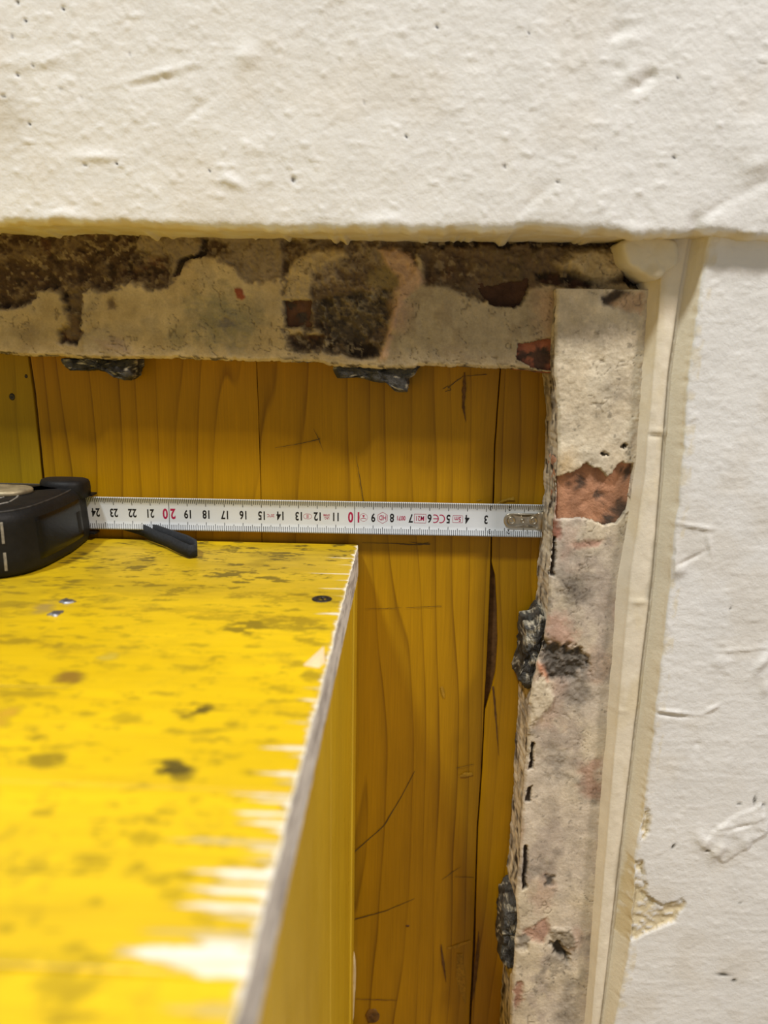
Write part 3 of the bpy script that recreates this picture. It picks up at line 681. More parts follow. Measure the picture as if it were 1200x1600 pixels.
for k, (pts, yb, yf) in enumerate([
        ([(92, 560), (206, 560), (204, 588), (194, 595), (180, 592), (172, 581), (150, 578), (130, 580), (104, 579)], -.002, -.0185),
        ([(518, 566), (656, 568), (646, 588), (638, 592), (636, 612), (618, 613), (610, 600), (585, 594), (560, 590), (526, 592)], -.002, -.0190),
        ([(846, 960), (858, 968), (852, 985), (846, 1000), (844, 1030), (842, 1060), (832, 1076), (824, 1080), (808, 1064), (813, 1050), (817, 1038), (820, 1000), (821, 980), (836, 974)], -.002, -.0250),
        ([(808, 1406), (818, 1415), (818, 1440), (814, 1480), (808, 1502), (800, 1518), (790, 1513), (780, 1500), (784, 1478), (786, 1428), (794, 1416)], -.002, -.0250)]):
    dome('mortar_lump', xz(pts, yf), yb, yf, M['lump'], WB, lump_col, 110, .35, .0022, 401 + 9 * k, 0)

# ================================================================== yellow shuttering boards closing the opening
def plank_mesh(name, left, right, mat, parent, z0=0.0, z1=.60, yf=0.0, yb=.0034, seed=1, bev=.0004):
    z = np.r_[np.arange(z0, .1, .01), np.arange(.1, z1 + 1e-6, .002)][:, None]; a = left(z) + .00012 * fbm(z * 120, z * 0, 3, seed); b = right(z) + .00012 * fbm(z * 120, z * 0 + 5, 3, seed + 1)
    t = np.linspace(0, 1, 14)[1:-1]; xs = [a, a, a + bev * .3, a + bev] + [a + bev + (b - a - 2 * bev) * q for q in t] + [b - bev, b - bev * .3, b, b]
    ys = [yb, yf + bev, yf + bev * .3, yf] + [yf] * len(t) + [yf, yf + bev * .3, yf + bev, yb]
    Xp = np.concatenate(xs, 1); Yp = np.concatenate([np.full(z.shape, y) for y in ys], 1); Zp = np.broadcast_to(z, Xp.shape)
    cup = np.zeros(Xp.shape[1]); cup[3:-3] = 1; Yp = Yp + cup[None, :] * .00025 * fbm(Xp * 30, Zp * 8, 3, seed + 7)
    return gridmesh(name, np.stack([Xp, Yp, Zp], -1), mat, parent, flip=False)


const = lambda v: (lambda z: 0 * z + v)
seam1a = curve_of([(35, 470), (43, 559), (51, 615), (64, 746), (72, 860), (80, 960)], 0, 'z'); seam1b = curve_of([(39, 470), (47.5, 559), (56, 615), (69, 746), (77, 860), (85, 960)], 0, 'z')
seam2 = curve_of([(399, 540), (401, 570), (404, 650), (406, 720), (408, 790), (410, 900)], 0, 'z')
seam3a = curve_of([(784, 520), (781, 577), (772, 701), (770, 784), (767, 840), (766, 897), (764, 950), (762, 1000), (759, 1060), (756, 1110), (752, 1200), (745, 1300), (741, 1433), (739, 1480), (733, 1600), (729, 1680)], 0, 'z')
seam3b = curve_of([(786, 520), (783, 577), (774, 701), (772, 784), (769, 840), (768, 878), (774, 900), (777, 950), (778, 1000), (775, 1050), (768, 1080), (758, 1110), (754, 1200), (747, 1300), (743.5, 1433), (743, 1480), (742, 1500), (736, 1600), (732, 1680)], 0, 'z')
PA = empty('formwork_board', (0, .012, 0)); tag(PA, 'upright orange-yellow shuttering panel of three planks behind the tape blade', 'wood panel')
bk = MB(); bk.box((-.198, .0035, 0.0), (.112, .024, .60)); bk.build('core_layer', M['core'], PA)
plank_mesh('plank', seam1b, lambda z: seam2(z) - .00012, M['board'], PA, seed=501)
plank_mesh('plank', lambda z: seam2(z) + .00012, seam3a, M['board'], PA, seed=505)
plank_mesh('plank', seam3b, const(.112), M['board'], PA, seed=509)
PB = empty('formwork_board', (-.29, .012, 0)); tag(PB, 'narrow greenish-yellow weathered panel at the far left behind the tape housing', 'wood panel')
bk = MB(); bk.box((-.36, .0035, 0.0), (-.206, .024, .60)); bk.build('core_layer', M['core'], PB)
plank_mesh('plank', const(-.36), seam1a, M['board_old'], PB, yf=.0006, seed=513)
for (px, py, r) in [(19, 620, 1.5), (41, 588, .8)]:
    c = PY(px, py, 0.0005); a = np.linspace(0, 2 * math.pi, 16, endpoint=False)
    rr = [np.stack([c[0] + q * r * 1e-3 * np.cos(a), np.full(16, y), c[2] + q * 1.25 * r * 1e-3 * np.sin(a)], 1) for q, y in ((1.0, .0007), (1.0, .0003), (.7, .0001), (.3, .0004))]
    loft('nail_head', rr, M['screw'], PB)


# pencil and saw marks, gouges and scuffs on the planks
def on_board(x, z): return (x, -.00045 - .0001 * math.sin(x * 900), z)


def strokes(name, lines, mat, parent, label=None):
    for n_, (pts, w) in enumerate(lines):
        mb = MB(); sd = int(pts[0][0] + pts[0][1]); p = resample3(xz(pts, -.0004), max(10, 6 * len(pts))); k = len(p)
        p = p + .00015 * np.stack([fbm(np.arange(k) * .9, np.zeros(k), 2, sd), fbm(np.arange(k) * .9, np.ones(k), 2, sd + 4)], 1)
        ww = np.interp(np.linspace(0, 1, k), np.linspace(0, 1, len(w)), w) * 1e-3 * (1 + .35 * fbm(np.arange(k) * .8, np.zeros(k) + 3, 2, sd + 7)); ribbon(mb, p, ww, on_board)
        o = mb.build(name, mat, parent)
        if label: o['label'] = label


strokes('pencil_mark', [([(556, 712), (560, 735), (569, 790)], [.1, .4, .35])], M['graphite'], PA, 'short dark upright pencil line above the tape')
strokes('pencil_mark', [([(566, 848), (610, 849), (645, 851), (672, 850)], [.2, .3, .5, .7]), ([(640, 847), (660, 850), (671, 847)], [.1, .5, .2])], M['graphite'], PA)
strokes('pencil_mark', [([(570, 951), (600, 951), (628, 949)], [.1, .25, .1]), ([(634, 950), (660, 948), (690, 947)], [.15, .25, .3])], M['graphite'], PA)
strokes('pencil_mark', [([(430, 700), (470, 693), (500, 686)], [.2, .3, .4]), ([(490, 670), (497, 684), (505, 705)], [.1, .35, .1])], M['graphite'], PA)
strokes('pencil_mark', [([(700, 606), (712, 596), (724, 588)], [.5, .4, .4]), ([(696, 612), (705, 609), (700, 603), (692, 608)], [.3, .3, .3]), ([(724, 588), (760, 585)], [.2, .3])], M['graphite'], PA)
strokes('pencil_mark', [([(555, 1330), (600, 1290), (630, 1240), (648, 1205)], [.7, .6, .5, .3]), ([(555, 1436), (600, 1424), (648, 1404)], [.6, .5, .2])], M['graphite'], PA)
strokes('pencil_mark', [([(690, 1375), (705, 1364), (720, 1354)], [.2, .4, .1]), ([(710, 1370), (740, 1371)], [.2, .3]), ([(713, 1200), (740, 1194)], [.3, .2])], M['graphite'], PA)
strokes('gouge', [([(726, 582), (725, 610), (724, 635), (728, 660)], [.5, 2.0, 1.6, .1])], M['core'], PA, 'dark tapered slit in the plank')
strokes('gouge', [([(770, 1072), (773, 1100), (776, 1140), (779, 1180)], [.8, 1.1, .6, .1])], M['core'], PA)
strokes('gouge', [([(689, 1475), (692, 1500), (697, 1535)], [.4, 1.5, .2]), ([(748, 1455), (746, 1490), (742, 1530), (738, 1565)], [.3, 2.4, 1.8, .3])], M['core'], PA)
strokes('gouge', [([(556, 1561), (590, 1562), (620, 1563)], [.3, .4, .3])], M['core'], PA)
# knot near the foot of the middle plank
def disc(name, c, rx, rz, mat, parent, seed, th=.0003, yf=-.0005):
    a = np.linspace(0, 2 * math.pi, 28, endpoint=False); w = 1 + .18 * fbm(np.cos(a) * 2 + 9, np.sin(a) * 2 + 9, 3, seed)
    rr = [np.stack([c[0] + q * rx * w * np.cos(a), np.full(28, y), c[2] + q * rz * w * np.sin(a)], 1) for q, y in ((1, .0008), (1, yf + th * .6), (.93, yf), (.5, yf), (.1, yf))]
    return loft(name, rr, mat, parent)


M['knot'] = plain('brown_knot', (.16, .075, .012), .5, 0, .4, .5, 260, .5, .0005)
disc('knot', PY(582, 1587, 0), .0042, .0052, M['knot'], PA, 521)
disc('knot', PY(580, 1587, 0), .0012, .0012, M['core'], PA, 522, yf=-.0007)
disc('nail_hole', PY(637, 1446, 0), .0011, .0006, M['core'], PA, 523)
# pale chafed spots
M['chafe'] = plain('chafed_yellow', (.38, .21, .015), .65, 0, .3, .35, 600, .4)
strokes('scuff', [([(699, 1482), (715, 1478), (735, 1470)], [1.2, 3, 1]), ([(718, 1490), (720, 1530), (727, 1568)], [3.5, 5.5, 1.0])], M['chafe'], PA)
strokes('scuff', [([(718, 1213), (728, 1210), (738, 1209)], [1, 3.2, 1.5]), ([(690, 1072), (692, 1080), (694, 1090)], [1, 1.8, .6])], M['chafe'], PA)
strokes('scuff', [([(772, 790), (785, 782), (803, 778)], [.3, 1.0, 1.6]), ([(745, 782), (752, 780)], [.6, .4])], M['scuff'], PA)

# ================================================================== yellow box
BX = -.0252; TH = .020; YBK, YFR, XLF = -.0022, -.46, -.52
BOX = empty('shuttering_box', (-.27, -.23, 0)); tag(BOX, 'bright yellow shuttering-board box with a frayed white edge, in front of the panel', 'wooden box')
ysm = [PZ(280, 1231)[1], PZ(300, 1522)[1]]
streaks = [(871, 520, 1.5, .8), (882, 528, 1.2, .6), (895, 494, 1.6, .9), (906, 522, 1.2, .7), (919, 514, 1.8, .9), (931, 530, 1.5, .6), (958, 506, 4, .9), (968, 526, 2.5, .7), (1008, 520, 4, .5), (1092, 462, 3, .95), (1075, 488, 3, .6), (1128, 458, 3, .6), (1167, 427, 6, .95), (1180, 452, 4, .7), (1208, 424, 7, .95), (1222, 440, 5, .6),
           (1240, 374, 6, .85), (1249, 392, 6, .8), (1268, 366, 6, 1), (1283, 386, 7, 1), (1296, 425, 6, .8), (1311, 270, 7, .55), (1325, 382, 8, .95), (1341, 395, 8, .6), (1362, 322, 12, 1), (1374, 352, 8, .9), (1388, 298, 13, 1), (1414, 282, 14, .95), (1432, 350, 8, .7), (1455, 232, 12, .5), (1470, 305, 16, .9), (1486, 193, 26, 1), (1507, 272, 26, 1), (1575, 280, 20, .45)]
blobs = [(370, 898, 45, 8, .8), (375, 905, 20, 6, .8), (430, 905, 20, 4, .75), (290, 893, 40, 5, .4), (120, 895, 50, 8, .35), (450, 885, 30, 6, .35), (320, 882, 20, 4, .4), (170, 935, 30, 6, .35), (220, 950, 50, 10, .3), (380, 980, 30, 9, .7), (430, 930, 60, 10, .45), (460, 975, 40, 10, .55), (300, 955, 60, 8, .3), (80, 920, 60, 9, .3),
         (120, 1020, 40, 8, .3), (200, 1045, 40, 8, .25), (300, 1105, 22, 11, .85), (70, 1190, 30, 9, .6), (60, 1155, 20, 7, .5), (255, 1202, 32, 12, .9), (280, 1213, 20, 8, .6), (340, 965, 30, 6, .4), (200, 1122, 20, 8, .35), (480, 1000, 20, 10, .5), (490, 1055, 16, 8, .5), (20, 1000, 40, 6, .45), (40, 1080, 50, 7, .4), (215, 1312, 12, 14, .35), (100, 1545, 60, 14, .35), (40, 1500, 60, 25, .25)]


def top_plank(y0, y1, seed):
    ys = np.arange(y1, y0, -.0006) if y1 > -.31 else np.r_[np.arange(y1, -.31, -.0006), np.arange(-.31, y0, -.006)] if y1 > -.31 else np.arange(y1, y0, -.006)
    ys = np.unique(np.r_[ys, y0, y1])[::-1][:, None]
    xs = np.r_[np.arange(XLF, -.235, .008), np.arange(-.235, -.14, .0016), np.arange(-.14, BX, .0006), BX][None, :]
    U = np.broadcast_to(xs, (len(ys), xs.shape[1])); V = np.broadcast_to(ys, U.shape)
    edgen = .0006 * fbm(V * 90, V * 0 + 3, 5, 600, .6); Xp = U + np.where(U > BX - .004, (U - BX + .004) / .004, 0) * np.minimum(edgen, .0003)
    bare = np.zeros(U.shape)
    for (py, x0, th, a) in streaks:
        c = PZ(x0, py); w = abs(PZ(x0, py - th / 2)[1] - PZ(x0, py + th / 2)[1]); L = BX - c[0]
        q = np.clip((U - c[0]) / L, 0, 1); yy = c[1] + .0004 * fbm(U * 60, U * 0 + py * .1, 3, int(py)); half = w * .5 * (.55 + .45 * sst(0, .5, q) + .35 * fbm(U * 300, V * 200, 3, int(py) + 2))
        bare = np.maximum(bare, a * sst(-.004, .0015, U - c[0] - .004 * fbm(V * 900, V * 0, 2, int(py) + 5)) * sst(half + .00035, half - .00025, np.abs(V - yy)))
    fringe = sst(.0012, 0, BX - U - .0022 * np.clip(fbm(V * 500, V * 0 + 2, 3, 610, .6), 0, 1) ** 1.0); bare = np.maximum(bare, fringe * .95)
    grime_shade = np.zeros(U.shape); n = fbm(U * 70, V * 160, 5, 620, .65); n4 = fbm(U * 30, V * 60, 4, 630, .6); ng = fbm(U * 110, V * 260, 5, 633, .72)
    for (px, py, rx, ry, a) in blobs:
        c = PZ(px, py); r1 = abs(PZ(px + rx, py)[0] - c[0]); r2 = abs(PZ(px, py + ry)[1] - PZ(px, py - ry)[1]) / 2
        grime_shade = np.maximum(grime_shade, a * sst(.12, .50, gauss(U, V, c[:2], r1 * 1.3, r2 * 1.3) * (.6 + 1.7 * ng)))
    grime_shade = np.maximum(grime_shade, .85 * sst(.0, .42, ng + .3 * n4) * sst(-.22, -.03, V)); grime_shade = np.maximum(grime_shade, .55 * sst(-.25, .4, n4 + .4 * n) * sst(-.21, -.02, V)); grime_shade = np.maximum(grime_shade, .42 * sst(.12, .45, ng))
    # faint ring left by a pot or bucket
    a0, a1, a2 = PZ(125, 965)[:2], PZ(190, 1012)[:2], PZ(310, 1027)[:2]
    pts = resample3(np.array([a0, PZ(150, 992)[:2], a1, PZ(245, 1023)[:2], a2]), 24); dm = np.min(np.hypot(U[..., None] - pts[:, 0], V[..., None] - pts[:, 1]), -1) if len(ys) * xs.shape[1] < 2.5e5 else np.full(U.shape, 1.0)
    grime_shade = np.maximum(grime_shade, .30 * sst(.004, .001, dm) * sst(-.2, .3, ng))
    grime_shade = np.maximum(grime_shade, .40 * sst(-.19, -.01, V) * (1 + .6 * n4 + .3 * n)); colr = np.broadcast_to(lin((48, 42, 12)), U.shape + (3,)).copy(); al = np.clip(grime_shade, 0, .92)  # olive tone deepening towards the back: dimmer light painted in, beside the real grime
    for (px, py, rx, ry, rgb) in [(105, 1060, 32, 15, (112, 74, 26)), (8, 1120, 22, 18, (196, 150, 30)), (70, 950, 26, 12, (140, 118, 70)), (170, 1025, 22, 8, (190, 168, 60))]:
        c = PZ(px, py); r1 = abs(PZ(px + rx, py)[0] - c[0]); r2 = abs(PZ(px, py + ry)[1] - PZ(px, py - ry)[1]) / 2
        m = sst(.20, .8, gauss(U, V, c[:2], r1, r2) * (.9 + .8 * ng)); colr = over(colr, lin(rgb), m); al = np.maximum(al, .8 * m)
    crack = sst(.0006, .0002, np.abs(V - PZ(45, 1073)[1] - .0004 * fbm(U * 80, U * 0, 3, 9))) * sst(PZ(135, 1073)[0], PZ(80, 1073)[0], U); colr = over(colr, lin((70, 48, 14)), crack); al = np.maximum(al, .8 * crack)
    bc = over(np.broadcast_to(PAL['bare'], U.shape + (3,)).copy(), lin((232, 214, 172)), .5 * sst(0, .4, fbm(U * 60, V * 500, 3, 640)))
    colr = colr * (1 - bare[..., None]) + bc * bare[..., None]; al = np.maximum(al, bare)
    Zp = ZT - .0005 * bare * (.6 + .6 * fbm(U * 80, V * 600, 3, 650)) - .0005 * crack + .00015 * fbm(U * 25, V * 60, 3, 660)
    bev = np.minimum(V - y0, y1 - V); Zp = Zp - .0005 * sst(.0007, 0, bev) * (1 if True else 0)
    P = np.stack([Xp, V, Zp], -1); c4 = np.concatenate([colr, al[..., None]], -1)
    lo = P[:1].copy(); lo[..., 2] = ZT - TH; hi = P[-1:].copy(); hi[..., 2] = ZT - TH
    P = np.concatenate([lo, P, hi], 0); c4 = np.concatenate([c4[:1], c4, c4[-1:]], 0)
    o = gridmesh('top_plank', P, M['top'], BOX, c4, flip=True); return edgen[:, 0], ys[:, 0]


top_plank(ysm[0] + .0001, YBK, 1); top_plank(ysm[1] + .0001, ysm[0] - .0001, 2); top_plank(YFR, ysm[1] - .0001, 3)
# bare sawn end grain along the right side of the top
ys = np.unique(np.r_[np.arange(YFR, -.31, .004), np.arange(-.31, YBK, .0007), YBK])[:, None]; zz = np.linspace(0, 1, 26)[None, :]
U = np.broadcast_to(ys, (len(ys), 26)); V = np.broadcast_to(zz, U.shape); fr = np.minimum(.0006 * fbm(U * 90, U * 0 + 3, 5, 600, .6), .0003)
Xp = BX + .00005 + fr * sst(.6, 1, V) - .0006 * sst(.12, 0, V) + .00025 * fbm(U * 300, V * 9, 4, 670)
Zp = ZT - TH + (TH - .0003) * V - .0003 * np.clip(fbm(U * 500, V * 0, 3, 671), 0, 1) * (V > .97)
col = over(np.broadcast_to(lin((224, 216, 204)), U.shape + (3,)).copy(), lin((168, 158, 150)), .85 * sst(-.05, .4, fbm(U * 60, V * 6, 4, 680))); col = over(col, lin((236, 226, 200)), .8 * sst(.25, .0, V)); col = over(col, lin((120, 105, 90)), .5 * sst(.25, .5, fbm(U * 90, V * 30, 4, 681)))
gridmesh('sawn_edge', np.stack([Xp, U, Zp], -1), M['sawn'], BOX, col, flip=True)['label'] = 'pale bare sawn edge of the box top'


def slabx(name, x, y0, y1, z0, z1, th, mat, bev=.0008, seed=1):
    mb = MB(); b = bev
    v = [(x - th, y0, z0), (x - b, y0, z0), (x, y0 + b, z0), (x, y1 - b, z0), (x - b, y1, z0), (x - th, y1, z0)]; v2 = [(a, c, z1) for a, c, _ in v]
    mb.add(v + v2, [(i, (i + 1) % 6, 6 + (i + 1) % 6, 6 + i) for i in range(6)] + [(5, 4, 3, 2, 1, 0), (6, 7, 8, 9, 10, 11)]); return mb.build(name, mat, BOX)


yb1 = PX(544, 1300, BX - .0016)[1]; slabx('side_batten', BX - .0002, -.0245, YBK, 0, ZT - TH - .0002, .02, M['side'])
for i, (a, b) in enumerate([(-.0255, -.135), (-.1356, -.265), (-.2656, YFR + .02)]): slabx('side_plank', BX - .0012, b, a, 0, ZT - TH - .0002, .02, M['side'])
mb = MB(); mb.box((XLF + .02, YFR, 0), (BX - .004, YFR + .018, ZT - TH - .0002)); mb.build('front_panel', M['side'], BOX)
mb = MB(); mb.box((XLF, YFR, 0), (XLF + .018, YBK, ZT - TH - .0002)); mb.build('left_panel', M['side'], BOX)
# drip of white filler where the batten meets the panel
dome('filler_drip', xz([(551, 1488), (555, 1500), (556, 1530), (554, 1562), (552, 1600), (547, 1600), (549, 1560), (550, 1510)], -.004), -.001, -.0050, M['cream'], BOX, lambda U, V: np.broadcast_to(lin((226, 206, 160)), U.shape + (3,)).copy(), 40, .5, .0004, 690)


def rings_z(name, c, prof, mat, parent, n=24, wob=0, seed=1):
    a = np.linspace(0, 2 * math.pi, n, endpoint=False); w = 1 + wob * fbm(np.cos(a) * 2 + 9, np.sin(a) * 2 + 9, 3, seed)
    return loft(name, [np.stack([c[0] + r * w * np.cos(a), c[1] + r * w * np.sin(a), np.full(n, c[2] + z)], 1) for r, z in prof], mat, parent)


sc = PZ(503, 936); sr = abs(PZ(519, 936)[0] - sc[0])
s1 = rings_z('screw', sc, [(sr, -.003), (sr, .0001), (sr * .92, .0003), (sr * .45, .0002), (sr * .38, -.0010), (sr * .1, -.0012)], M['screw'], BOX)
mb = MB()
for a in (0.4, 0.4 + math.pi / 2):
    d = np.array([math.cos(a), math.sin(a)]) * sr * .62; e = np.array([-math.sin(a), math.cos(a)]) * sr * .10
    mb.add([(sc[0] + q[0], sc[1] + q[1], ZT + .00035) for q in (d + e, -d + e, -d - e, d - e)], [(0, 1, 2, 3)])
mb.build('drive_recess', M['ink'], s1)
for (px, py, r) in [(105, 940, .0030), (88, 959, .0028)]:
    rings_z('staple_crown', PZ(px, py), [(r, -.001), (r * .95, .0004), (r * .6, .0008), (r * .2, .0006)], M['zinc'], BOX, 18, .6, int(px))
# splinter lifted from the edge
a, b, c, d = PZ(473, 1040), PZ(508, 1036), PZ(506, 1022), PZ(498, 1044)
mb = MB(); mb.add([a, b, d, c + np.array([0, 0, .003]), a + np.array([.004, .002, .0012])], [(0, 2, 1), (0, 4, 3), (0, 3, 1) if False else (4, 0, 2), (4, 2, 3), (3, 2, 1), (4, 3, 1), (0, 1, 4)], lin((232, 206, 160)))
mb.build('splinter', M['sawn'], BOX)

# ================================================================== tape measure
XH = .0728; ZC0, ZC1 = .4348, .4362; HW = .0089; YT = -.0045
TM = empty('tape_measure', (-.21, -.05, ZT)); tag(TM, 'black tape measure lying on the yellow box, white blade drawn out to the jamb', 'tape measure')


def tp(u, v, lift=0.0):
    """u: metres from the hook end, v: across the blade (+ up)"""
    k = max(0.0, (abs(v) - .0040) / (HW - .0040)); zc = ZC1 + (ZC0 - ZC1) * (u / .245); lean = .02
    return (XH - u, YT - .0013 * k ** 1.6 - lean * v * 0 - lift, zc + v)


us = np.linspace(.0, .256, 60); vs = np.r_[np.linspace(-HW, -.004, 7), np.linspace(.004, HW, 7)]
f = np.array([[tp(u, v) for v in vs] for u in us]); b = f.copy(); b[..., 1] += .00016
ringv = np.concatenate([f, b[:, ::-1]], 1); BL = loft('blade', ringv, M['blade'], TM); BL['label'] = 'white steel blade printed with a centimetre scale'
LIFT = .00005
pl = lambda u, v: tp(u, v, LIFT)
ink = MB(); red = MB()


def tick(mb, u, v0, v1, w):
    k = 5; vv = np.linspace(v0, v1, k); mb.add([pl(u - w / 2, v) for v in vv] + [pl(u + w / 2, v) for v in vv], [(i, i + 1, k + i + 1, k + i) for i in range(k - 1)])


for mm in range(1, 251):
    u = mm * .001; L = .0030
    if mm % 5 == 0: L = .0037
    if mm % 10 == 0: L = .0046
    w = .00030
    if mm % 10 == 0: w = .00030
    for sgn in (1, -1): tick(ink, u, sgn * (HW - .0001), sgn * (HW - L), w)
for u in (.10, .20): tick(ink, u, -.0046, .0046, .00026)


def text_mesh(body, size, bold=0.0, sx=1.0):
    cu = bpy.data.curves.new('t', 'FONT'); cu.body = body; cu.size = size; cu.align_x = 'CENTER'; cu.align_y = 'CENTER'; cu.offset = bold; cu.resolution_u = 3
    o = bpy.data.objects.new('t', cu); COL.objects.link(o); dg = bpy.context.evaluated_depsgraph_get(); dg.update(); me = bpy.data.meshes.new_from_object(o.evaluated_get(dg))
    v = np.array([q.co[:] for q in me.vertices]).reshape(-1, 3); f = [tuple(p.vertices) for p in me.polygons]
    bpy.data.objects.remove(o); bpy.data.curves.remove(cu); bpy.data.meshes.remove(me)
    if len(v): v[:, 0] = (v[:, 0] - (v[:, 0].min() + v[:, 0].max()) / 2) * sx; v[:, 1] -= (v[:, 1].min() + v[:, 1].max()) / 2
    return v, f


def put(mb, body, uc, vc, size, bold=0.0, sx=.62):
    """print on the blade: the scale reads from the hook, so it stands on its head here"""
    v, f = text_mesh(body, size, bold, sx); mb.add([pl(uc + x, vc - y) for x, y, _ in v], f)


for n in range(3, 25):
    if n in (10, 20):
        for dgt, s in zip(str(n), (-1, 1)): put(red, dgt, n * .01 + s * .0021, 0, .0078, .00022, .72)
    else: put(ink, str(n), n * .01, 0, .0064, .00016, .72)
for n in (1, 2, 3):
    for s in (1, -1): put(ink, str(n), n * .01 - .0021, s * .0063, .0033, .00008, .75)


def outline(pts, w=.00022, closed=True): ribbon(red, pts, w, pl, closed)


def rect(uc, w, h): outline([(uc - w, -h), (uc, -h), (uc + w, -h), (uc + w, 0), (uc + w, h), (uc, h), (uc - w, h), (uc - w, 0)])


put(red, '5m', .045, 0, .0036, .00004, .8); rect(.045, .0026, .0019)
for (uc, mid) in ((.0535, 0), (.0568, 1)):
    a = np.linspace(math.radians(65), math.radians(295), 16); ribbon(red, np.stack([uc + .0004 + .0019 * np.cos(a), .0021 * np.sin(a) * -1], 1), .00055, pl)
    if mid: ribbon(red, [(uc - .0013, 0), (uc, 0), (uc + .0012, 0)], .00050, pl)
put(red, 'M21', .065, 0, .0038, .00006, .72); rect(.065, .0031, .0024)
put(red, '0071', .075, 0, .0034, .00008, .72)
put(red, 'HD', .085, 0, .0038, .00004, .72); outline([(.085 + .0029 * math.sin(k * math.pi / 3), .0031 * math.cos(k * math.pi / 3)) for k in range(6)])
outline([(.0952 + .0021 * math.cos(a), .0021 * math.sin(a)) for a in np.linspace(0, 2 * math.pi, 24, endpoint=False)], .00014)
red.add([pl(.0952 - .0007, .0012), pl(.0952 + .0007, .0012), pl(.0952, -.0002)], [(0, 1, 2)]); a = np.linspace(.5, 2.64, 9); ribbon(red, np.stack([.0952 + .0015 * np.cos(a), -.0014 + .0010 * np.sin(a)], 1), .00035, pl)
put(red, 'LRC-', .1150, -.0008, .0017, .00003, .8); put(red, '07098', .1150, .0009, .0017, .00003, .8)
put(red, 'II', .1252, 0, .0026, .00004, .9); outline([(.1252 + .0016 * math.cos(a) + (.0006 if math.cos(a) > 0 else -.0006), .0014 * math.sin(a)) for a in np.linspace(0, 2 * math.pi, 20, endpoint=False)], .00016)
put(red, '20\u00b0C', .1450, 0, .0024, .00002, .8)
tag(ink.build('black_print', M['ink'], BL), 'black millimetre ticks and numerals', kind='stuff')
tag(red.build('crimson_print', M['red'], BL), 'crimson numerals and approval marks', kind='stuff')

# end hook with its two rivets
def place_plate(out, lift):
    return np.array([tp(u, v, lift) for u, v in out])


a = np.linspace(math.pi / 2, -math.pi / 2, 9); HH = .0039
out = [(.0004, HH * 1.25), (.0022, HH * 1.15), (.0034, HH)] + [(.0172 + HH * .9 * math.cos(q), HH * math.sin(q)) for q in a] + [(.0034, -HH), (.0022, -HH * 1.15), (.0004, -HH * 1.25)]
out = np.array(out); c = out.mean(0)
rr = [place_plate(c + (out - c) * s, l) for s, l in ((1, .00004), (1, .0006), (.96, .0008), (.84, .00082), (.80, .0006), (.4, .0006))]
HK = loft('end_hook', rr, M['steel'], TM); HK['label'] = 'nickel end hook riveted to the blade'
mb = MB(); p0 = tp(-.0006, 0); mb.box((XH - .0006, YT - .0030, p0[2] - HH * 1.35), (XH + .0007, -.0009, p0[2] + HH * 1.35)); mb.build('hook_flange', M['steel'], HK)
for u, r in ((.0050, .0021), (.0165, .0021), (.0108, .0010)):
    c0 = tp(u, 0); a = np.linspace(0, 2 * math.pi, 20, endpoint=False)
    prof = [(1, .0005), (1, .0012), (.86, .0014), (.66, .0013), (.52, .0008), (.3, .0011), (.08, .0012)]
    loft('rivet', [np.stack([c0[0] + r * s * np.cos(a), np.full(20, YT - l), c0[2] + r * s * np.sin(a)], 1) for s, l in prof], M['steel'], HK)

# housing, lying on its flat side
plan = chaikin([(-.1705, -.0030), (-.1690, -.0140), (-.1672, -.0300), (-.1675, -.0480), (-.1690, -.0640), (-.1745, -.0760), (-.1860, -.0825), (-.2080, -.0850), (-.2350, -.0830), (-.2440, -.0700), (-.2450, -.0300), (-.2420, -.0080), (-.2300, -.0028)], 3)
plan = ring_resample(plan, 120); pc = plan.mean(0)
def inset(d):
    t = np.roll(plan, -1, 0) - np.roll(plan, 1, 0); t /= np.linalg.norm(t, axis=1)[:, None]; nr = np.stack([-t[:, 1], t[:, 0]], 1)
    sg = 1 if np.mean(np.sum(nr * (pc - plan), 1)) > 0 else -1; return plan + sg * nr * d


prof = [(.010, .0004), (.0025, .0004), (.0008, .0012), (0, .0035), (-.0004, .008), (0, .012), (.0006, .020), (.0010, .0250), (.0016, .0275), (.0032, .0294), (.0052, .0303), (.0090, .0308), (.018, .0312)]
HS = loft('housing', [np.c_[inset(d), np.full(120, ZT + z)] for d, z in prof], M['rubber'], TM); HS['label'] = 'black rubber housing'
# glossy flank panel set into the rubber on the side facing the room
def flank(i0, i1, z0, z1, d, name, mat, parent, rings=5, lift=.0007):
    """patch on the flank of the housing following its outline"""
    sel = [k % 120 for k in range(i0, i1)]; nZ = 16; z = np.linspace(z0, z1, nZ); base = np.interp(z, [p[1] for p in prof[2:11]], [p[0] for p in prof[2:11]])
    P = []
    for k in range(nZ):
        ed = min(k, nZ - 1 - k); row = []
        q = inset(base[k])
        for j, s in enumerate(sel):
            e = min(ed, min(j, len(sel) - 1 - j)); l = lift * min(1, e / 2) - (.001 if e == 0 else 0); n_ = (q[s] - inset(base[k] + .001)[s]); n_ /= np.linalg.norm(n_) + 1e-12; row.append([*(q[s] + n_ * l), ZT + z[k]])
        P.append(row)
    return gridmesh(name, np.array(P), mat, parent)


idx = lambda x, y: int(np.argmin(np.hypot(plan[:, 0] - x, plan[:, 1] - y)))
ia, ib = idx(-.1682, -.018), idx(-.1705, -.068); lo, hi = min(ia, ib), max(ia, ib)
flank(lo, hi, .0045, .0265, 0, 'flank_panel', M['gloss'], HS, lift=.0008)
ic, id_ = idx(-.1690, -.020), idx(-.1672, -.034); flank(min(ic, id_), max(ic, id_), .008, .021, 0, 'flank_label_recess', M['rubber'], HS, lift=.0012)
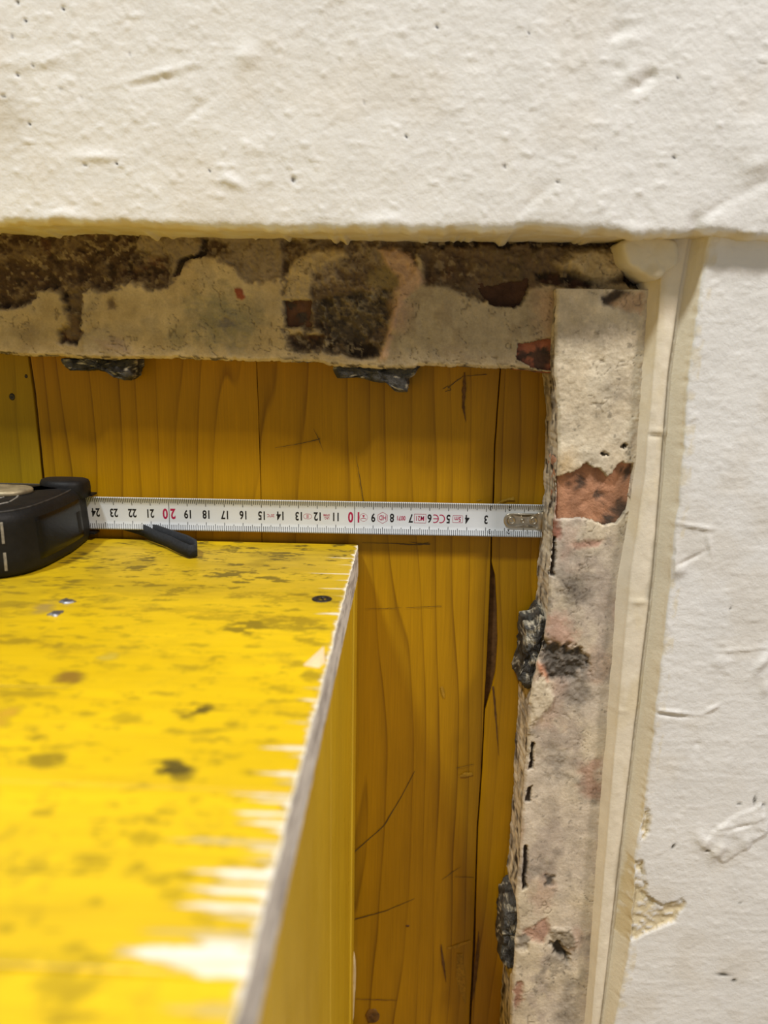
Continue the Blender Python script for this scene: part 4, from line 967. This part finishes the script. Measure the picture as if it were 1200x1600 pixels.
# silver dashes on the front corner
def to_px(p):
    c = RW.T @ (np.array(p) - CAM); return 600 + FPX * c[0] / c[2]


for z0, z1, px in ((.0165, .0262, 4), (.0040, .0125, 13)):
    zm = (z0 + z1) / 2; cand = [k for k in range(120) if plan[k, 1] < -.055 and plan[k, 0] > -.215]; k = min(cand, key=lambda j: abs(to_px([plan[j, 0], plan[j, 1], ZT + zm]) - px)); q0 = []
    for z in np.linspace(z0, z1, 8):
        q = inset(np.interp(z, [p[1] for p in prof[2:11]], [p[0] for p in prof[2:11]]) - .0003); q0.append([[*q[k], ZT + z], [*q[(k + 1) % 120], ZT + z]])
    P = np.array(q0); mid = P.mean(1, keepdims=True); P = mid + (P - mid) * .5; P = P if plan[(k + 1) % 120, 0] > plan[k, 0] else P[:, ::-1]
    gridmesh('silver_dash', P, M['dust'], HS)
# rim ridge around the top plate, its highlight painted in as paler rubber
rim = inset(.0046); rp = np.c_[rim, np.full(120, ZT + .0300)]
a = np.linspace(0, 2 * math.pi, 8, endpoint=False); RR = []
for k in range(121):
    p = rp[k % 120]; nrm = rp[k % 120] - np.r_[pc, ZT + .03]; nrm[2] = 0; nrm /= np.linalg.norm(nrm); RR.append(p + (.0006 * np.cos(a))[:, None] * nrm + (.0005 * np.sin(a))[:, None] * np.array([0, 0, 1]))
loft('rim_ridge', np.array(RR), M['rim_highlight'], HS, caps=False)
# blade mouth bumper at the rear right corner
mbp = chaikin([(-.1695, -.0022), (-.1680, -.0100), (-.1690, -.0180), (-.1760, -.0215), (-.1860, -.0200), (-.1940, -.0120), (-.1940, -.0026)], 2); mbp = ring_resample(mbp, 60); mc = mbp.mean(0)
loft('mouth_bumper', [np.c_[mc + (mbp - mc) * s, np.full(60, ZT + z)] for s, z in ((1, .0245), (1.02, .0290), (1.0, .0318), (.94, .0334), (.8, .0341), (.4, .0343))], M['rubber'], HS)
mb = MB(); mb.box((-.1712, YT - .0042, ZT + .0035), (-.1668, -.0022, ZT + .0046)); mb.box((-.1712, YT - .0042, ZT + .0246), (-.1668, -.0022, ZT + .0256)); mb.build('blade_mouth', M['rubber'], HS)
# belt clip plate on top, and grooves beside it
cp = ring_resample(chaikin([(-.1880, -.0440), (-.1850, -.0370), (-.1865, -.0300), (-.1950, -.0260), (-.2150, -.0260), (-.2170, -.0450), (-.1950, -.0490)], 2), 48); cc = cp.mean(0)
loft('belt_clip', [np.c_[cc + (cp - cc) * s, np.full(48, ZT + z)] for s, z in ((.9, .0306), (1, .0314), (1, .0328), (.95, .0335), (.8, .0338), (.4, .0339))], M['tan'], TM)['label'] = 'scuffed tan metal belt clip'
for pts in ([(-30, 790), (0, 788), (14, 785), (26, 778), (32, 769)], [(-20, 781), (4, 778), (14, 772), (20, 767)]):
    tube('trim_line', resample3([PZ(a, b, ZT + .0311) for a, b in pts], 20), np.full(20, .0005), M['dust'], HS, 6)
# wrist strap: flat loop coming out behind the blade and lying on the box
def strap(path, w, th, name):
    p = resample3(path, 30); R = []
    t = np.gradient(p, axis=0); t /= np.linalg.norm(t, axis=1)[:, None]
    for i in range(30):
        s = np.cross(t[i], (0, .25, 1)); s /= np.linalg.norm(s); n_ = np.cross(s, t[i]); hw = w / 2
        # band stands on edge: width along n_, thickness along s
        R.append([p[i] + n_ * hw + s * th, p[i] + n_ * hw * .9 - s * th, p[i] - n_ * hw * .9 - s * th, p[i] - n_ * hw + s * th])
    return loft(name, np.array(R), M['strap'], TM)


q = lambda px, py, z: PZ(px, py, ZT + z)
A = [PY(180, 815, -.0035), PY(225, 828, -.0040), q(243, 838, .0045), q(262, 845, .0042), q(284, 856, .0040), q(300, 862, .0038), q(306, 861, .0038), q(305, 853, .0040), q(290, 845, .0044), q(268, 838, .0050), PY(235, 826, -.0035), PY(190, 812, -.0030)]
strap(np.array(A), .0062, .0007, 'wrist_strap')['label'] = 'dark folded wrist strap loop lying below the blade'
